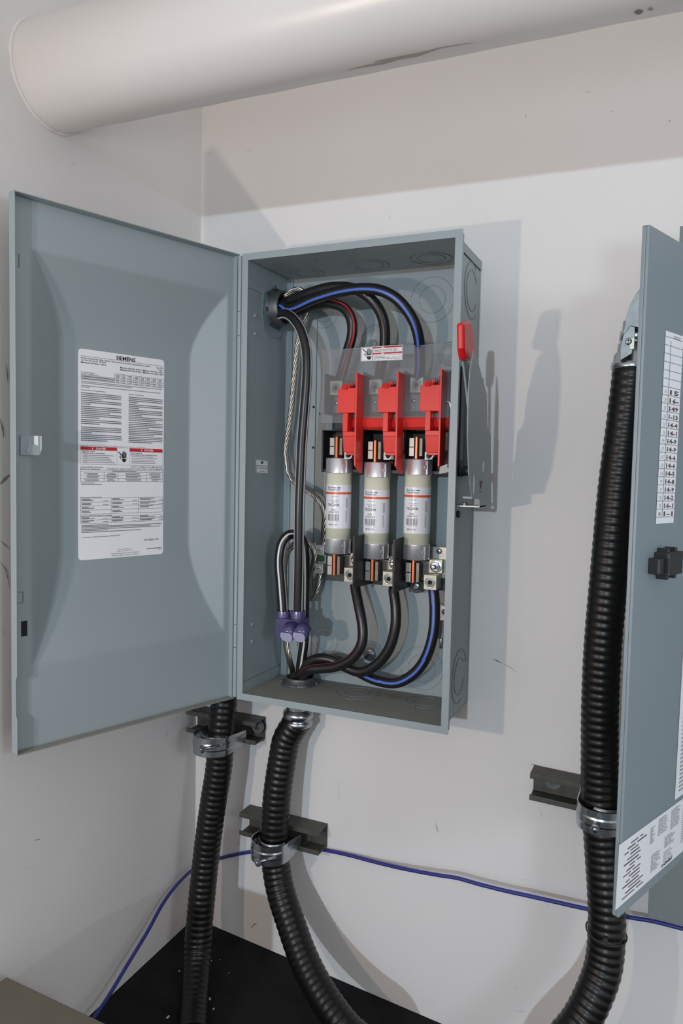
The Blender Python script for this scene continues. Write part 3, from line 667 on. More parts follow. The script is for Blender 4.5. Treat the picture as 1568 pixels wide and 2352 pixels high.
rect(mb, .30, .985, .86, .96, 'redink', F); rect(mb, .30, .985, .45, .56, 'redink', F)
for y in (.875, .467): text(mb, 'DANGER', .62, y, .065, 'paper', F, .02, 'C', width=.14); warn_tri(mb, .53, y - .003, .08, lambda a, b: F(a, b) + Vector((0, -.0002, 0)))
frame(mb, .01, .295, .03, .97, .012, 'ink2', F); frame(mb, .295, .99, .03, .97, .008, 'ink2', F)
hand(mb, .03, .08, .25, .82, F)
text(mb, 'Hazardous voltage. Will cause death or serious injury.', .315, .77, .05, 'ink', F, .01, width=.55)
for i, (y, e) in enumerate(((.70, .97), (.62, .85), (.28, .6), (.19, .96), (.10, .98))): greek(mb, .325, e, y, .035, 'ink2', F, rl)
text(mb, 'Tension dangereuse pouvant entraîner la mort ou des', .315, .37, .05, 'ink', F, .01, width=.64)
o = mb.build('warning_label'); o.parent = shield

# operating handle on the right side
hd = MB()
def side(pts, X): return [(lambda q: (q.y, q.z))(onX(px, py, X)) for px, py in pts]
XH = XB + W + .034
out = [(1088, 803), (1093, 812), (1106, 862), (1118, 905), (1119, 975), (1122, 990), (1127, 998), (1128, 1165), (1124, 1169), (1101, 1167), (1101, 1144), (1084, 1141), (1083, 1135), (1077, 1090), (1074, 1000), (1076, 900), (1080, 850)]
hd.prism(side(out, XH), 0, XH - .0016, XH, 'steel')
hd.prism(side([(1084, 1141), (1101, 1143), (1101, 1146), (1084, 1146)], XH), 0, XH - .014, XH, 'steel')
handle = hd.build('handle_bracket', sw, bevel=.0005)
mb = MB(); F = lambda y, z: Vector((XH + .0003, y, z))
for cpx, cpy, a, b in ((1109, 1072, .0065, .009), (1087, 1113, .0068, .014)):
    c_ = onX(cpx, cpy, XH); poly(mb, [(c_.y + a * math.cos(R(k * 18)), c_.z + b * math.sin(R(k * 18))) for k in range(20)], 'white', F); o = mb.build('padlock_hole'); o.parent = handle; mb = MB()
c_ = onX(1103, 1128, XH); screw(mb, Vector((XH, c_.y, c_.z)), (1, 0, 0), .003, 'zinc'); poly(mb, [(c_.y - .003, c_.z + .004), (c_.y + .004, c_.z + .004), (c_.y + .009, c_.z + .016), (c_.y - .007, c_.z + .015)], 'strut', F)
o = mb.build('bracket_screw'); o.parent = handle
# lever: flat bar rising from the pivot and bending forward to the grip
mb = MB(); XG = XB + W + .022
lev = side([(1067, 826), (1078, 840), (1084, 880), (1090, 960), (1085, 990), (1074, 930), (1068, 870), (1063, 832)], XG)
mb.prism(lev, 0, XG - .002, XG + .001, 'steel'); lever = mb.build('lever', sw, bevel=.0005)
mb = MB(); g0 = onX(1066, 744, XG); g1 = onX(1071, 822, XG)
gp = side([(1056, 742), (1066, 738), (1073, 738), (1077, 745), (1086, 815), (1082, 822), (1072, 829), (1061, 828), (1057, 800)], XG)
mb.prism(gp, 0, XG - .0055, XG + .0055, 'grip'); o = mb.build('grip', bevel=.0042, seg=4); o.parent = lever; o['label'] = 'red rubber handle grip'
mb = MB()   # housing between lever and box side
hp = [(-.126, .572), (-.05, .572), (-.048, .50), (-.075, .49), (-.062, .415), (-.115, .405), (-.126, .43)]
mb.prism([(y, z - .012) for y, z in hp], 0, XR + t, XR + t + .014, 'dkgrey'); mb.build('pivot_housing', sw, bevel=.002)
mb = MB(); c_ = onX(1062, 1074, XR + .02); mb.cyl((XR + t, -.115, .402), (XH - .002, -.115, .402), .0075, 'black', 24); mb.cyl((XR + t + .006, -.115, .402), (XR + t + .010, -.115, .402), .0092, 'black', 24); mb.build('pivot_shaft', sw)
mb = MB(); c_ = onX(1063, 1047, XR + t); screw(mb, Vector((XR + t, c_.y, c_.z)), (1, 0, 0), .006, 'dkgrey', .003); mb.build('side_screw', sw); mb = MB()
c_ = onX(1050, 1181, XR + t); hexnut(mb, Vector((XR + t, c_.y, c_.z)), (1, 0, 0), .006, .004, 'dkgrey'); mb.build('side_screw', sw)
mb = MB(); z_ = onX(1060, 1163, XR + .02).z; mb.box(XR + t, XH, -.135, -.09, z_ - .0008, z_ + .0008, 'bright'); hexnut(mb, Vector((XR + .018, -.118, z_ + .0008)), (0, 0, 1), .004, .003); screw(mb, Vector((XR + .018, -.118, z_ + .004)), (0, 0, 1), .003, 'zinc'); mb.build('bracket_foot', sw)

# ================================================================== FUSES
def fuse(i, fx, zt_, zb_, ang, label):
    f = thing('cartridge_fuse', (fx, -.055, zb_), label, 'fuse', 'cartridge fuses in the switch box')
    Y = -.055; r = .0218; T = Matrix.Translation((fx, Y, 0))
    mb = MB(); mb.lathe([(r, zb_ + .012), (r, zt_ - .012)], 'fuse', T, 64); mb.build('fuse_tube', f)
    for (a, b) in ((zt_ - .0262, zt_), (zb_, zb_ + .0262)):
        top = b == zt_; rr = .0229
        prof = [(rr * 1.01, a), (rr, a + .001), (rr, b - .002), (rr * .93, b - .0003), (.0001, b)] if top else [(.0001, a), (rr * .93, a + .0003), (rr, a + .002), (rr, b - .001), (rr * 1.01, b)]
        mb = MB(); mb.lathe(prof, 'cap', T, 64)
        zz = (a + b) / 2; da = R(-34); cx = fx + rr * math.cos(da); cy = Y + rr * math.sin(da)
        mb.box(-.0012, .0022, -.0008, .0008, a + .001, b - .003, 'cap', Matrix.Translation((cx, cy, 0)) @ Matrix.Rotation(da, 4, 'Z'))
        disc(mb, Vector((fx + (rr + .0005) * math.cos(R(-40)), Y + (rr + .0005) * math.sin(R(-40)), zz)), (math.cos(R(-40)), math.sin(R(-40)), 0), .0028, .0009, 'cap', 12)
        mb.build('end_cap', f)
    for (a, b) in ((zt_ - .001, zt_ + .0365), (zb_ - .0385, zb_ + .001)):
        mb = MB(); mb.box(fx - .0024, fx + .0024, Y - .0145, Y + .0145, a, b, 'copper'); mb.build('blade', f, bevel=.0012)
    # wrap-round label
    ls = (zt_ - zb_); l1 = zt_ - .0465; l0 = zb_ + .0445; rl_ = r + .0003
    def FW(x, z, e=0):      # x: arc length from label facing direction
        a = R(-90) + R(ang) + x / r; q = r + .0003 + e; return (fx + q * math.cos(a), Y + q * math.sin(a), z)
    mb = MB(); rect(mb, -.055, .055, l0, l1, 'fuselabel', lambda x, z: FW(x, z), 60)
    hh = l1 - l0; F1 = lambda x, z: FW(x, z, .0001)
    rect(mb, -.055, .055, l1 - hh * .215, l1 - hh * .165, 'orange', F1, 60)
    Z = lambda fr: l1 - hh * fr
    rect(mb, -.0155, -.0145, Z(.125), Z(.035), 'blueink', F1)
    text(mb, 'Ferraz', -.0135, Z(.080), .0034, 'blueink', F1, .02, width=.0155); text(mb, 'Shawmut', -.0135, Z(.132), .0034, 'blueink', F1, .02, width=.0215)
    rect(mb, .0035, .0095, Z(.078), Z(.055), 'blueink', F1, 4)
    text(mb, 'Tri-Onic®', -.001, Z(.285), .0027, 'ink2', F1, .008, 'C', width=.0125)
    text(mb, 'DUAL ELEMENT', -.0005, Z(.365), .0019, 'ink2', F1, .006, 'C', width=.0165); text(mb, 'TIME DELAY', -.0005, Z(.405), .0019, 'ink2', F1, .006, 'C', width=.0125)
    text(mb, 'TRS200R', -.0030, Z(.490), .0046, 'ink', F1, .015, 'C', width=.0225)
    text(mb, '200A', -.003, Z(.590), .0029, 'ink', F1, .015, 'C', width=.0088); text(mb, '600VAC/DC', -.003, Z(.645), .0029, 'ink', F1, .015, 'C', width=.0190)
    rb = random.Random(5); x = -.0135
    while x < .0070:
        ww = rb.choice((.0003, .0005, .0008)); rect(mb, x, x + ww, Z(.815), Z(.67), 'ink', F1); x += ww + rb.choice((.0004, .0006, .0009))
    greek(mb, -.011, .0065, Z(.835), .0009, 'ink3', F1, rb)
    text(mb, 'M', -.0108, Z(.93), .0028, 'blueink', F1, .01); text(mb, 'E', -.0078, Z(.93), .0028, 'redink', F1, .01); text(mb, 'RS', -.0053, Z(.93), .0028, 'blueink', F1, .01)
    text(mb, 'E', -.0005, Z(.93), .0028, 'redink', F1, .01); text(mb, 'N', .0020, Z(.93), .0028, 'blueink', F1, .01)
    for k in range(4): rect(mb, .0195 + k * .0011, .0201 + k * .0011, Z(.52 + .02 * (k % 2)), Z(.30), 'ink3', F1); 
    for k in range(3): rect(mb, .0195 + k * .0011, .0200 + k * .0011, Z(.86), Z(.58), 'ink3', F1)
    mb.build('fuse_label', f)
fuse(0, .3300, .4200, .2544, 8, 'leftmost cream cartridge fuse, the one nearest the grounding lugs')
fuse(1, .4010, .4140, .2500, -1, 'middle cream cartridge fuse, sitting slightly lower than the other two')
fuse(2, .4735, .4200, .2532, 2, 'rightmost cream cartridge fuse, nearest the red lever side of the box')

# ================================================================== CABLES
def cable(name, pts, r, label, stripes=(), k='cable', group='power cables in the switch box', cat='cable'):
    P, L = resample(catmull(pts, .003), .004); fr = frames(P, (0, 1, 0)); n = 56
    # keep frame locked to the camera side so that a stripe faces the front
    def st(i, j):
        for q in stripes:
            a = q[0] + (q[3] * i / len(P) if len(q) > 3 else 0); dd = ((j + .5) * 360 / n - a + 180) % 360 - 180
            if abs(dd) <= q[1] / 2: return q[2]
        return k
    fx = []
    for i, p in enumerate(P):
        tdir = (P[min(i + 1, len(P) - 1)] - P[max(i - 1, 0)]).normalized(); fwd = Vector((.35, -1, 0)); fwd = (fwd - tdir * fwd.dot(tdir))
        fwd = fwd.normalized() if fwd.length > .15 else (fx[-1][0] if fx else Vector((0, -1, 0)))
        fx.append((fwd, tdir.cross(fwd)))
    mb = MB(); sweep(mb, P, r, k, n, kf=st if stripes else None, fr=fx)
    o = mb.build(name); tag(o, label, cat, group); return o
# left-wall connector centre
HC = Vector((XL, -.0515, .684)); HB = Vector((.2555, -.0455, ZB))
RC = .0090
def pl(lst, **k): return [at(*q) for q in lst]
def c1(x, y): return 560 + x / 2.8, 580 + y / 2.8
def c4(x, y): return 540 + x / 2.8, 1350 + y / 2.8
def P1(lst): return [at(*c1(x, y), Y) for x, y, Y in lst]
def P4(lst): return [at(*c4(x, y), Y) for x, y, Y in lst]
def xin(dy, dz, d=-.05): return HC + Vector((d, dy, dz))
cable('power_cable', [xin(-.012, .004), HC + Vector((.012, -.012, .004))] + P1([(300, 362, -.068), (450, 300, -.080), (620, 250, -.092), (780, 232, -.098), (900, 252, -.098), (1000, 315, -.093), (1080, 420, -.084), (1120, 530, -.074), (1132, 650, -.060), (1130, 760, -.048), (1118, 822, -.040)]), RC,
      'black cable with a blue stripe arching highest to the right upper lug', [(20, 26, 'stripe_blue')])
cable('power_cable', [xin(.002, .012), HC + Vector((.012, .000, .012))] + P1([(300, 308, -.062), (420, 262, -.074), (560, 225, -.082), (700, 232, -.082), (800, 285, -.076), (870, 370, -.068), (903, 470, -.060), (905, 600, -.052), (885, 720, -.046), (868, 822, -.038)]), RC,
      'plain black cable arching behind the blue-striped one to the middle upper lug', [])
cable('power_cable', [xin(.004, -.006), HC + Vector((.012, .004, -.006))] + P1([(300, 388, -.046), (430, 345, -.050), (540, 325, -.056), (640, 355, -.060), (690, 430, -.060), (695, 530, -.056), (665, 640, -.050), (640, 740, -.046), (615, 822, -.040)]), RC,
      'black cable with a red stripe, short arch to the left upper lug', [(338, 22, 'stripe_red')])
cable('neutral_cable', [xin(-.014, -.014), HC + Vector((.010, -.014, -.014))] + P1([(275, 398, -.078), (330, 440, -.088), (375, 520, -.092), (402, 640, -.094), (404, 800, -.095), (390, 1000, -.096), (374, 1200, -.097), (365, 1400, -.098)]) +
      [at(687, 1180, -.099), at(686, 1300, -.098), at(683.5, 1403, -.096), at(683, 1440, -.094)], RC, 'black white-striped cable hanging straight down from the top left connector into the purple splice block', [(60, 18, 'stripe_white'), (297, 18, 'stripe_white')])
def c6(x, y): return 580 + x / 7.35, 1180 + y / 7.35
cable('neutral_cable', [at(650.5, 1440, -.094), at(649.5, 1403, -.095)] + [at(*c6(x, y), Y) for x, y, Y in ((480, 1200, -.095), (455, 900, -.095), (460, 680, -.094), (500, 500, -.090), (580, 385, -.084), (660, 350, -.076), (760, 370, -.066), (830, 450, -.062), (868, 600, -.060), (880, 900, -.060), (880, 1300, -.062), (872, 1700, -.064), (868, 2100, -.065))] +
      [at(694, 1500, -.063), at(689, 1535, -.058), HB + Vector((.004, -.004, .012)), HB + Vector((.004, -.002, -.05))], RC, 'black white-striped cable looping out of the purple splice block and down into the bottom connector', [(-8, 20, 'stripe_white'), (68, 16, 'stripe_white')])
cable('power_cable', [at(815, 1343, -.047)] + P4([(775, 20, -.050), (797, 130, -.058), (818, 250, -.064), (812, 360, -.068), (755, 450, -.070), (650, 505, -.070), (550, 518, -.070), (480, 527, -.070), (437, 560, -.062)]) + [HB + Vector((.012, -.010, .006)), HB + Vector((.012, -.008, -.05))], RC,
      'black cable with a thin red stripe from the left lower lug down', [(68, 9, 'stripe_red'), (278, 9, 'stripe_red')])
cable('power_cable', [at(905, 1350, -.047)] + P4([(1018, 20, -.049), (1032, 130, -.054), (1028, 260, -.058), (985, 400, -.060), (900, 500, -.060), (800, 540, -.059), (700, 505, -.058), (610, 462, -.060), (520, 458, -.062), (450, 500, -.060), (405, 560, -.054)]) + [HB + Vector((-.010, -.008, .006)), HB + Vector((-.010, -.006, -.05))], RC,
      'plain black cable running from the middle lower lug to the bottom connector', [])
cable('power_cable', [at(995, 1350, -.047)] + P4([(1276, 20, -.050), (1283, 150, -.054), (1272, 300, -.058), (1225, 450, -.060), (1145, 555, -.060), (1030, 612, -.058), (900, 592, -.052), (780, 535, -.042), (680, 475, -.034), (590, 462, -.030), (520, 500, -.030)]) + [HB + Vector((.006, .014, .004)), HB + Vector((.006, .012, -.05))], RC,
      'black cable with a blue stripe sweeping lowest from the right lower lug', [(24, 26, 'stripe_blue', -30)])
def bare(name, pts, r, label, n=7, tw=70):
    P, L = resample(catmull(pts, .003), .003); fr = frames(P); mb = MB()
    for s in range(n):
        if s == 0: path = P; rr = r * .42
        else:
            path = []; rr = r * .42
            for i, p in enumerate(P):
                a = 2 * math.pi * s / (n - 1) + i * .003 * tw; path.append(p + (fr[i][0] * math.cos(a) + fr[i][1] * math.sin(a)) * r * .62)
        sweep(mb, path, rr, 'strand', 8)
    o = mb.build(name); tag(o, label, 'wire', 'bare ground wires'); return o
bare('ground_wire', [xin(.002, .022), HC + Vector((.010, .0, .020))] + P1([(262, 285, -.056), (320, 243, -.050), (372, 246, -.044), (402, 300, -.038), (398, 390, -.034), (365, 500, -.030), (342, 620, -.028), (325, 800, -.027), (300, 1050, -.028), (272, 1250, -.030), (280, 1370, -.032)]) +
     [at(668, 1095, -.034), at(684, 1113, -.036), at(703, 1125, -.037), at(722, 1138, -.038), at(737, 1156, -.038), at(744.5, 1180, -.036), at(743.5, 1210, -.032), at(742, 1238, -.028), at(741, 1262, -.026)], .0050, 'bare twisted wire curling from the top left connector down to the upper grounding lug')
bare('ground_wire', [HB + Vector((-.016, .004, -.05)), HB + Vector((-.015, .004, .01)), at(664, 1514, -.062), at(657, 1478, -.066), at(657, 1430, -.066), at(655, 1380, -.064), at(652, 1330, -.062), at(654, 1290, -.060), at(664, 1262, -.056), at(684, 1244, -.052), at(704, 1243, -.046),
     at(718, 1258, -.042), at(722, 1280, -.040), at(716, 1305, -.038), at(706, 1328, -.036), at(699, 1352, -.034), at(704, 1373, -.030), at(716, 1373, -.027), at(727, 1355, -.026), at(732, 1335, -.026), at(735, 1312, -.026), at(736, 1300, -.026)], .0052, 'bare twisted wire looping from the bottom connector up to the lower grounding lug')
gl = thing('ground_lug_bar', at(738, 1290, -.01), 'pair of square grounding lugs on a bar with a green screw between them', 'terminal')
mb = MB(); a = at(728, 1268, -.028); b = at(748, 1300, -.028); mb.box(a.x, b.x, -.028, -.008, b.z - .006, a.z + .006, 'luggrey'); mb.box(a.x + .003, b.x - .003, -.01, -.004, b.z - .004, a.z + .004, 'zincdull'); mb.build('lug_bar', gl, bevel=.0008)
for (px, py) in ((734.5, 1263), (732, 1306)):
    p = at(px, py, -.040); mb = MB(); mb.box(p.x - .0078, p.x + .0082, -.040, -.014, p.z - .0082, p.z + .0082, 'luggrey'); screw(mb, p, (0, -1, 0), .0055, 'luggrey', .0014, False); mb.build('lug', gl, bevel=.0007)
p = at(738.5, 1283, -.028); mb = MB(); disc(mb, p, (0, -1, 0), .0058, .003, 'green', 24, .001); mb.build('green_screw', gl, label='green grounding screw')

# purple splice block
sp = thing('splice_block', at(667, 1460, -.095), 'translucent purple two-port splice block with round lilac plugs near the bottom connector', 'cable connector')
a = at(634, 1400, -.110); b = at(692, 1470, -.110); zc = at(667, 1434, -.12).z
mb = MB(); mb.box(a.x, b.x, -.112, -.080, at(660, 1466, -.11).z, zc + .006, 'purple')
for px in (650.0, 683.5):
    c_ = at(px, 1440, -.095); T = Matrix.Translation((c_.x, -.095, 0)); zt_ = at(px, 1402, -.095).z
    mb.lathe([(.0128, zc - .002), (.0124, zt_), (.0112, zt_), (.0112, zc)], 'purple', T, 32, caps=False)
mb.build('splice_body', sp, bevel=.003, seg=3)
for px in (657.5, 686.5):
    c_ = at(px, 1462, -.135); back = Vector((0, .020, .013)); mb = MB(); mb.cyl(c_ + back, c_, .0122, 'purple', 40); mb.build('port_collar', sp)
    mb = MB(); mb.cyl(c_ + back * .1, c_ + Vector((0, -.0012, -.0002)), .0112, 'lilac', 40); mb.build('port_plug', sp)

# ================================================================== CONDUITS
def conduit(name, pts, r, label, pitch=.0115, amp=.0005):
    root = thing(name, pts[-1], label, 'conduit', 'black flexible conduits')
    P, L = resample(catmull(pts, .004), .0019); step = L / (len(P) - 1); mb = MB()
    sweep(mb, P, lambda i: r + amp * (1 - 2 * abs(math.sin(math.pi * i * step / pitch)) ** 3), 'conduit', 44); mb.build('hose', root)
    return root, P
def fitting(root, p, d, r, nm='connector_gland'):
    d = Vector(d).normalized(); T = Matrix.Translation(p) @ d.to_track_quat('Z', 'Y').to_matrix().to_4x4()
    mb = MB(); mb.lathe([(r * 1.02, 0), (r * 1.12, .003), (r * 1.12, .010), (r * 1.0, .012), (r * 1.03, .014), (r * 1.15, .016), (r * 1.15, .026), (r * .95, .029), (r * .95, .036)], 'zinc', T, 48); return mb.build(nm, root)
# middle conduit from the cabinet bottom
conM, _ = conduit('flexible_conduit', [Vector((.2535, -.047, -.058)), at(659, 1695, -.054), at(650, 1733, -.058), at(638, 1810, -.066), at(631.5, 1886, -.070), at(630, 1937, -.071), at(634.5, 1995, -.074), at(645, 2050, -.082), at(666, 2115, -.098), at(699, 2206, -.125), at(743, 2290, -.150), at(795, 2362, -.17), at(850, 2420, -.18), at(850, 2420, -.18) + Vector((.030, -.040, -.040)), at(850, 2420, -.18) + Vector((.055, -.090, -.075))], .0255,
      'black ribbed conduit leaving the switch box bottom and curving right to the floor')
fitting(conM, Vector((.2540, -.0465, -.067)), (.02, .02, 1), .0240)
mb = MB(); mb.lathe([(.0235, -.035), (.0235, ZB)], 'zinc', Matrix.Translation((.2555, -.0455, 0)), 40, caps=False); mb.build('gland_thread', conM)
M['ringmetal'] = mat('grey_cast_bushing', rgb(98, 102, 104), .45, metal=.6, var=(60, .12))
def locknut(root, c, nrm, r, k='zincdull', hs=1):
    T = Matrix.Translation(c) @ Vector(nrm).to_track_quat('Z', 'Y').to_matrix().to_4x4(); mb = MB()
    mb.lathe([(r * 1.18, .0005), (r * 1.18, .004), (r, .0046), (r, .012 * hs), (r * .98, .013 * hs), (r * .88, .0135 * hs), (r * .85, .012 * hs), (r * .84, .0005)], k, T, 56, caps=False)
    for i in range(8):
        a = i * math.pi / 4 + .2; mb.box(r * 1.12, r * 1.3, -r * .12, r * .12, .0008, .0045, k, T @ Matrix.Rotation(a, 4, 'Z'))
    for z in (.006 * hs, .0078 * hs, .0096 * hs): 
        mb.lathe([(r * 1.0, z), (r * 1.03, z + .0006), (r * 1.0, z + .0012)], k, T, 56, caps=False)
    mb.lathe([(r * .84, .0006), (.0001, .0006)], 'hole', T, 40, caps=False)
    return mb.build('locknut', root)
locknut(conM, Vector((HB.x, HB.y, ZB)), (0, 0, 1), .0265, 'ringmetal')
# left conduit: rises behind the open door into the cabinet's left side
conL, _ = conduit('flexible_conduit', [Vector((.124, -.062, .640)), Vector((.122, -.066, .50)), Vector((.120, -.072, .2)), Vector((.1165, -.076, .0)), at(509, 1660, -.082), at(502.7, 1759, -.084), at(491, 1835, -.088), at(480, 1912, -.094), at(471, 1988, -.100), at(457, 2130, -.118), at(453, 2206, -.138), at(447, 2290, -.185), at(443, 2349, -.226), at(442, 2380, -.25)], .0245,
      'black ribbed conduit in the wall corner, rising behind the open cabinet door')
fitting(conL, Vector((.124, -.062, .628)), (0, 0, 1), .0235)
mb = MB(); sweep(mb, catmull([Vector((.124, -.062, .655)), Vector((.126, -.060, .672)), Vector((.140, -.055, .684)), Vector((.165, -.0525, .685)), Vector((.194, -.0515, .684))]), .024, 'zincdull', 32); mb.build('elbow_fitting', conL)
locknut(conL, HC, (1, 0, 0), .0300, 'ringmetal', 1.5)
# reducing washer plate behind the locknut (octagonal, flattened)
mb = MB(); oc = [onX(*q, XL + .001) for q in ((606, 668), (615, 653), (638, 653), (650, 668), (657, 700), (655, 755), (640, 776), (622, 776), (606, 752), (601, 715))]
mb.prism([(q.y, q.z) for q in oc], 0, XL + .0002, XL + .0014, 'plate'); rr_ = mb.build('knockout_washer', sw, bevel=.0004); rr_['label'] = 'flat washer plate round the left conduit hole'
# right conduit into the second cabinet
ptR = [(1452, 842, -.105), (1445, 905, -.107), (1433, 1000, -.108), (1416, 1130, -.108), (1400, 1300, -.106), (1384, 1480, -.102), (1377.5, 1620, -.098), (1376.5, 1720, -.096), (1376.5, 1830, -.096), (1384, 1950, -.100), (1391, 2050, -.108), (1393, 2130, -.115), (1386, 2215, -.125), (1363, 2285, -.14), (1328, 2352, -.155), (1280, 2410, -.17)]
pe = at(1280, 2410, -.17)
conR, _ = conduit('flexible_conduit', [at(*q) for q in ptR] + [pe + Vector((-.035, -.03, -.050)), pe + Vector((-.055, -.06, -.10)), pe + Vector((-.065, -.08, -.15))], .0262, 'black ribbed conduit on the right, strapped beside the second open cabinet')
top = at(1452, 842, -.105); dR = (at(1452, 842, -.105) - at(1445, 905, -.107)).normalized()
T = Matrix.Translation(top) @ dR.to_track_quat('Z', 'Y').to_matrix().to_4x4()
mb = MB(); mb.lathe([(.0275, -.006), (.0285, -.004), (.0285, .003), (.0265, .004), (.0265, .014), (.0245, .015), (.0245, .017), (.0225, .018), (.0225, .030), (.0200, .031), (.0200, .034), (.0215, .035), (.0215, .047), (.0190, .048), (.0190, .062)], 'zinc', T, 48); mb.build('connector_gland', conR)
mb = MB()  # cast pulling elbow: domed back, flat cover
Ye = -.105
prof = [(1424, 828), (1431, 770), (1437, 730), (1447, 700), (1462, 672), (1480, 648), (1496, 634), (1530, 640), (1530, 700), (1500, 752), (1486, 756), (1447, 748)]
P2 = [at(x, y, Ye - .028) for x, y in prof]; low = [(1424, 828), (1424.5, 800), (1431, 770), (1447, 748), (1458, 752), (1456, 790), (1450, 812)]
mb.prism([(p.x, p.z) for p in P2[1:]], 1, Ye - .028, Ye + .030, 'zincdull'); PL = [at(x, y, Ye - .030) for x, y in low]; mb.prism([(p.x, p.z) for p in PL], 1, Ye - .030, Ye + .02, 'zincdull')
c_ = at(1443, 784, Ye - .032); screw(mb, c_, (0, -1, 0), .0045, 'zinc', .004); q = at(1451, 790, Ye - .032); mb.box(q.x - .003, q.x + .003, Ye - .033, Ye - .029, q.z - .007, q.z + .008, 'alu')
mb.build('elbow_fitting', conR, bevel=.004, seg=3)
tp = [P for P in [at(1393, 2130, -.115)]][0]

# struts and clamps
def strut(x0, x1, zt_, label, slope=0, group='strut channels on the wall'):
    h = .0435; d = .0400; t_ = .0028
    prof = [(0, 0), (0, h), (-d, h), (-d, h - .0085), (-d + t_ * 1.2, h - .0085), (-d + t_ * 1.2, h - t_), (-t_, h - t_), (-t_, t_), (-d + t_ * 1.2, t_), (-d + t_ * 1.2, .0085), (-d, .0085), (-d, 0)]
    mb = MB(); n = len(prof)
    vs = [(x0, y - .0003, zt_ - h + z) for y, z in prof] + [(x1, y - .0003, zt_ - h + z + slope * (x1 - x0)) for y, z in prof]
    mb.add(vs, [(i, (i + 1) % n, n + (i + 1) % n, n + i) for i in range(n)], 'strut')
    for b in (0, n): 
        for quad in ((0, 1, 6, 7), (1, 2, 5, 6), (2, 3, 4, 5), (0, 7, 8, 11), (8, 9, 10, 11)): mb.add([vs[b + q] for q in quad], [(0, 1, 2, 3)], 'strut')
    root = thing('strut_channel', (x0, 0, zt_ - h), label, 'strut channel', group)
    mb.build('channel', root, bevel=.0008); return root
def washer(root, px, py, Y=-.004):
    mb = MB(); c_ = at(px, py, Y); disc(mb, c_, (0, -1, 0), .0135, .0015, 'zincdull'); hexnut(mb, c_ + Vector((0, -.0015, 0)), (0, -1, 0), .006, .004, 'zinc'); mb.build('anchor_bolt', root)
sL = strut(.0050, .1610, -.0795, 'grey strut channel in the corner just under the cabinet hinge', .0); washer(sL, 592, 1668, -.012)
sM = strut(.1290, .2970, -.2600, 'grey strut channel below the switch box, its end crossed by the blue cable', -.01)
sR = strut(.6700, .80, -.0800, 'grey strut channel on the right wall with a round bolt washer inside', -.035); washer(sR, 1270, 1793)
def strap(cx, cy, cz, r, bolt, label, tilt=0, hgt=.034, legs=True, yend=-.0385, bolt_dir=(-.6, -1, 0)):
    root = thing('pipe_strap', (cx, cy, cz), label, 'pipe clamp', 'zinc pipe straps')
    mb = MB(); path = []
    path.append(Vector((cx + r + .001, yend, 0)))
    for i in range(61):
        a = R(0 - 180 * i / 60); path.append(Vector((cx + r * math.cos(a), cy + r * math.sin(a), 0)))
    path.append(Vector((cx - r - .001, yend, 0)))
    th = .0018; vs = []
    for i, p in enumerate(path):
        tn = (path[min(i + 1, len(path) - 1)] - path[max(0, i - 1)]).normalized(); nn = Vector((tn.y, -tn.x, 0))
        zz = cz + tilt * (p.x - cx) ; up = .0 if 0 < i < len(path) - 1 else .006
        for (o_, z_) in ((0, -hgt / 2 + up), (0, -hgt * .2 + up), (-.0010, -hgt * .12), (-.0010, hgt * .12), (0, hgt * .2 - up), (0, hgt / 2 - up)):
            q = p + nn * o_; vs.append((q.x, q.y, zz + z_))
    m_ = 6; mb.add(vs, [(i * m_ + j, (i + 1) * m_ + j, (i + 1) * m_ + j + 1, i * m_ + j + 1) for i in range(len(path) - 1) for j in range(m_ - 1)], 'zinc', False)
    mb.build('band', root, thick=th)
    mb = MB(); m_ = 13; vs = []
    for i in range(m_):
        a = R(-20 - 140 * i / (m_ - 1)); q = Vector((cx + .004 + (r - .0065) * math.cos(a), cy + .006 + (r - .0065) * math.sin(a), 0)); vs += [(q.x, q.y, cz + hgt * .15), (q.x, q.y, cz + hgt * .5)]
    mb.add(vs, [(2 * i, 2 * i + 2, 2 * i + 3, 2 * i + 1) for i in range(m_ - 1)], 'zinc', True); mb.build('saddle', root, thick=.0014)
    bp = Vector(bolt); bd = Vector(bolt_dir).normalized(); mb = MB(); mb.cyl(bp - bd * .034, bp, .0028, 'zinc', 16); hexnut(mb, bp - bd * .002, bd, .0068, .005, 'zinc'); screw(mb, bp + bd * .003, bd, .0035, 'zinc', .0012, False); mb.build('bolt', root); return root
cL = at(500, 1700, -.082)
strap(cL.x - .004, -.090, cL.z, .0365, at(463, 1721, -.168), 'zinc pipe strap gripping the corner conduit under the hinge')
cM = at(627, 1944, -.080)
strap(cM.x - .002, -.084, cM.z, .0350, at(592, 1981, -.160), 'zinc pipe strap gripping the middle conduit beside the blue cable')
cR = at(1382, 1868, -.100)
strap(cR.x, -.103, cR.z, .0345, at(1366, 1905, -.156), 'zinc pipe strap gripping the right conduit next to the second cabinet', bolt_dir=(.15, -1, 0))
# thin tie round the right conduit
tp = at(1392, 2140, -.116); mb = MB(); tn = (at(1391, 2050, -.108) - at(1386, 2215, -.125)).normalized(); ring(mb, tp, (tn + Vector((.12, -.25, 0))).normalized(), .0282, 'tie', .0012); e = at(1390, 2158, -.147); mb.box(e.x - .003, e.x + .003, e.y - .003, e.y + .002, e.z - .006, e.z + .003, 'tie'); o = mb.build('cable_tie')
tag(o, 'thin dark tie wrapped round the right conduit below the second cabinet', 'cable tie')

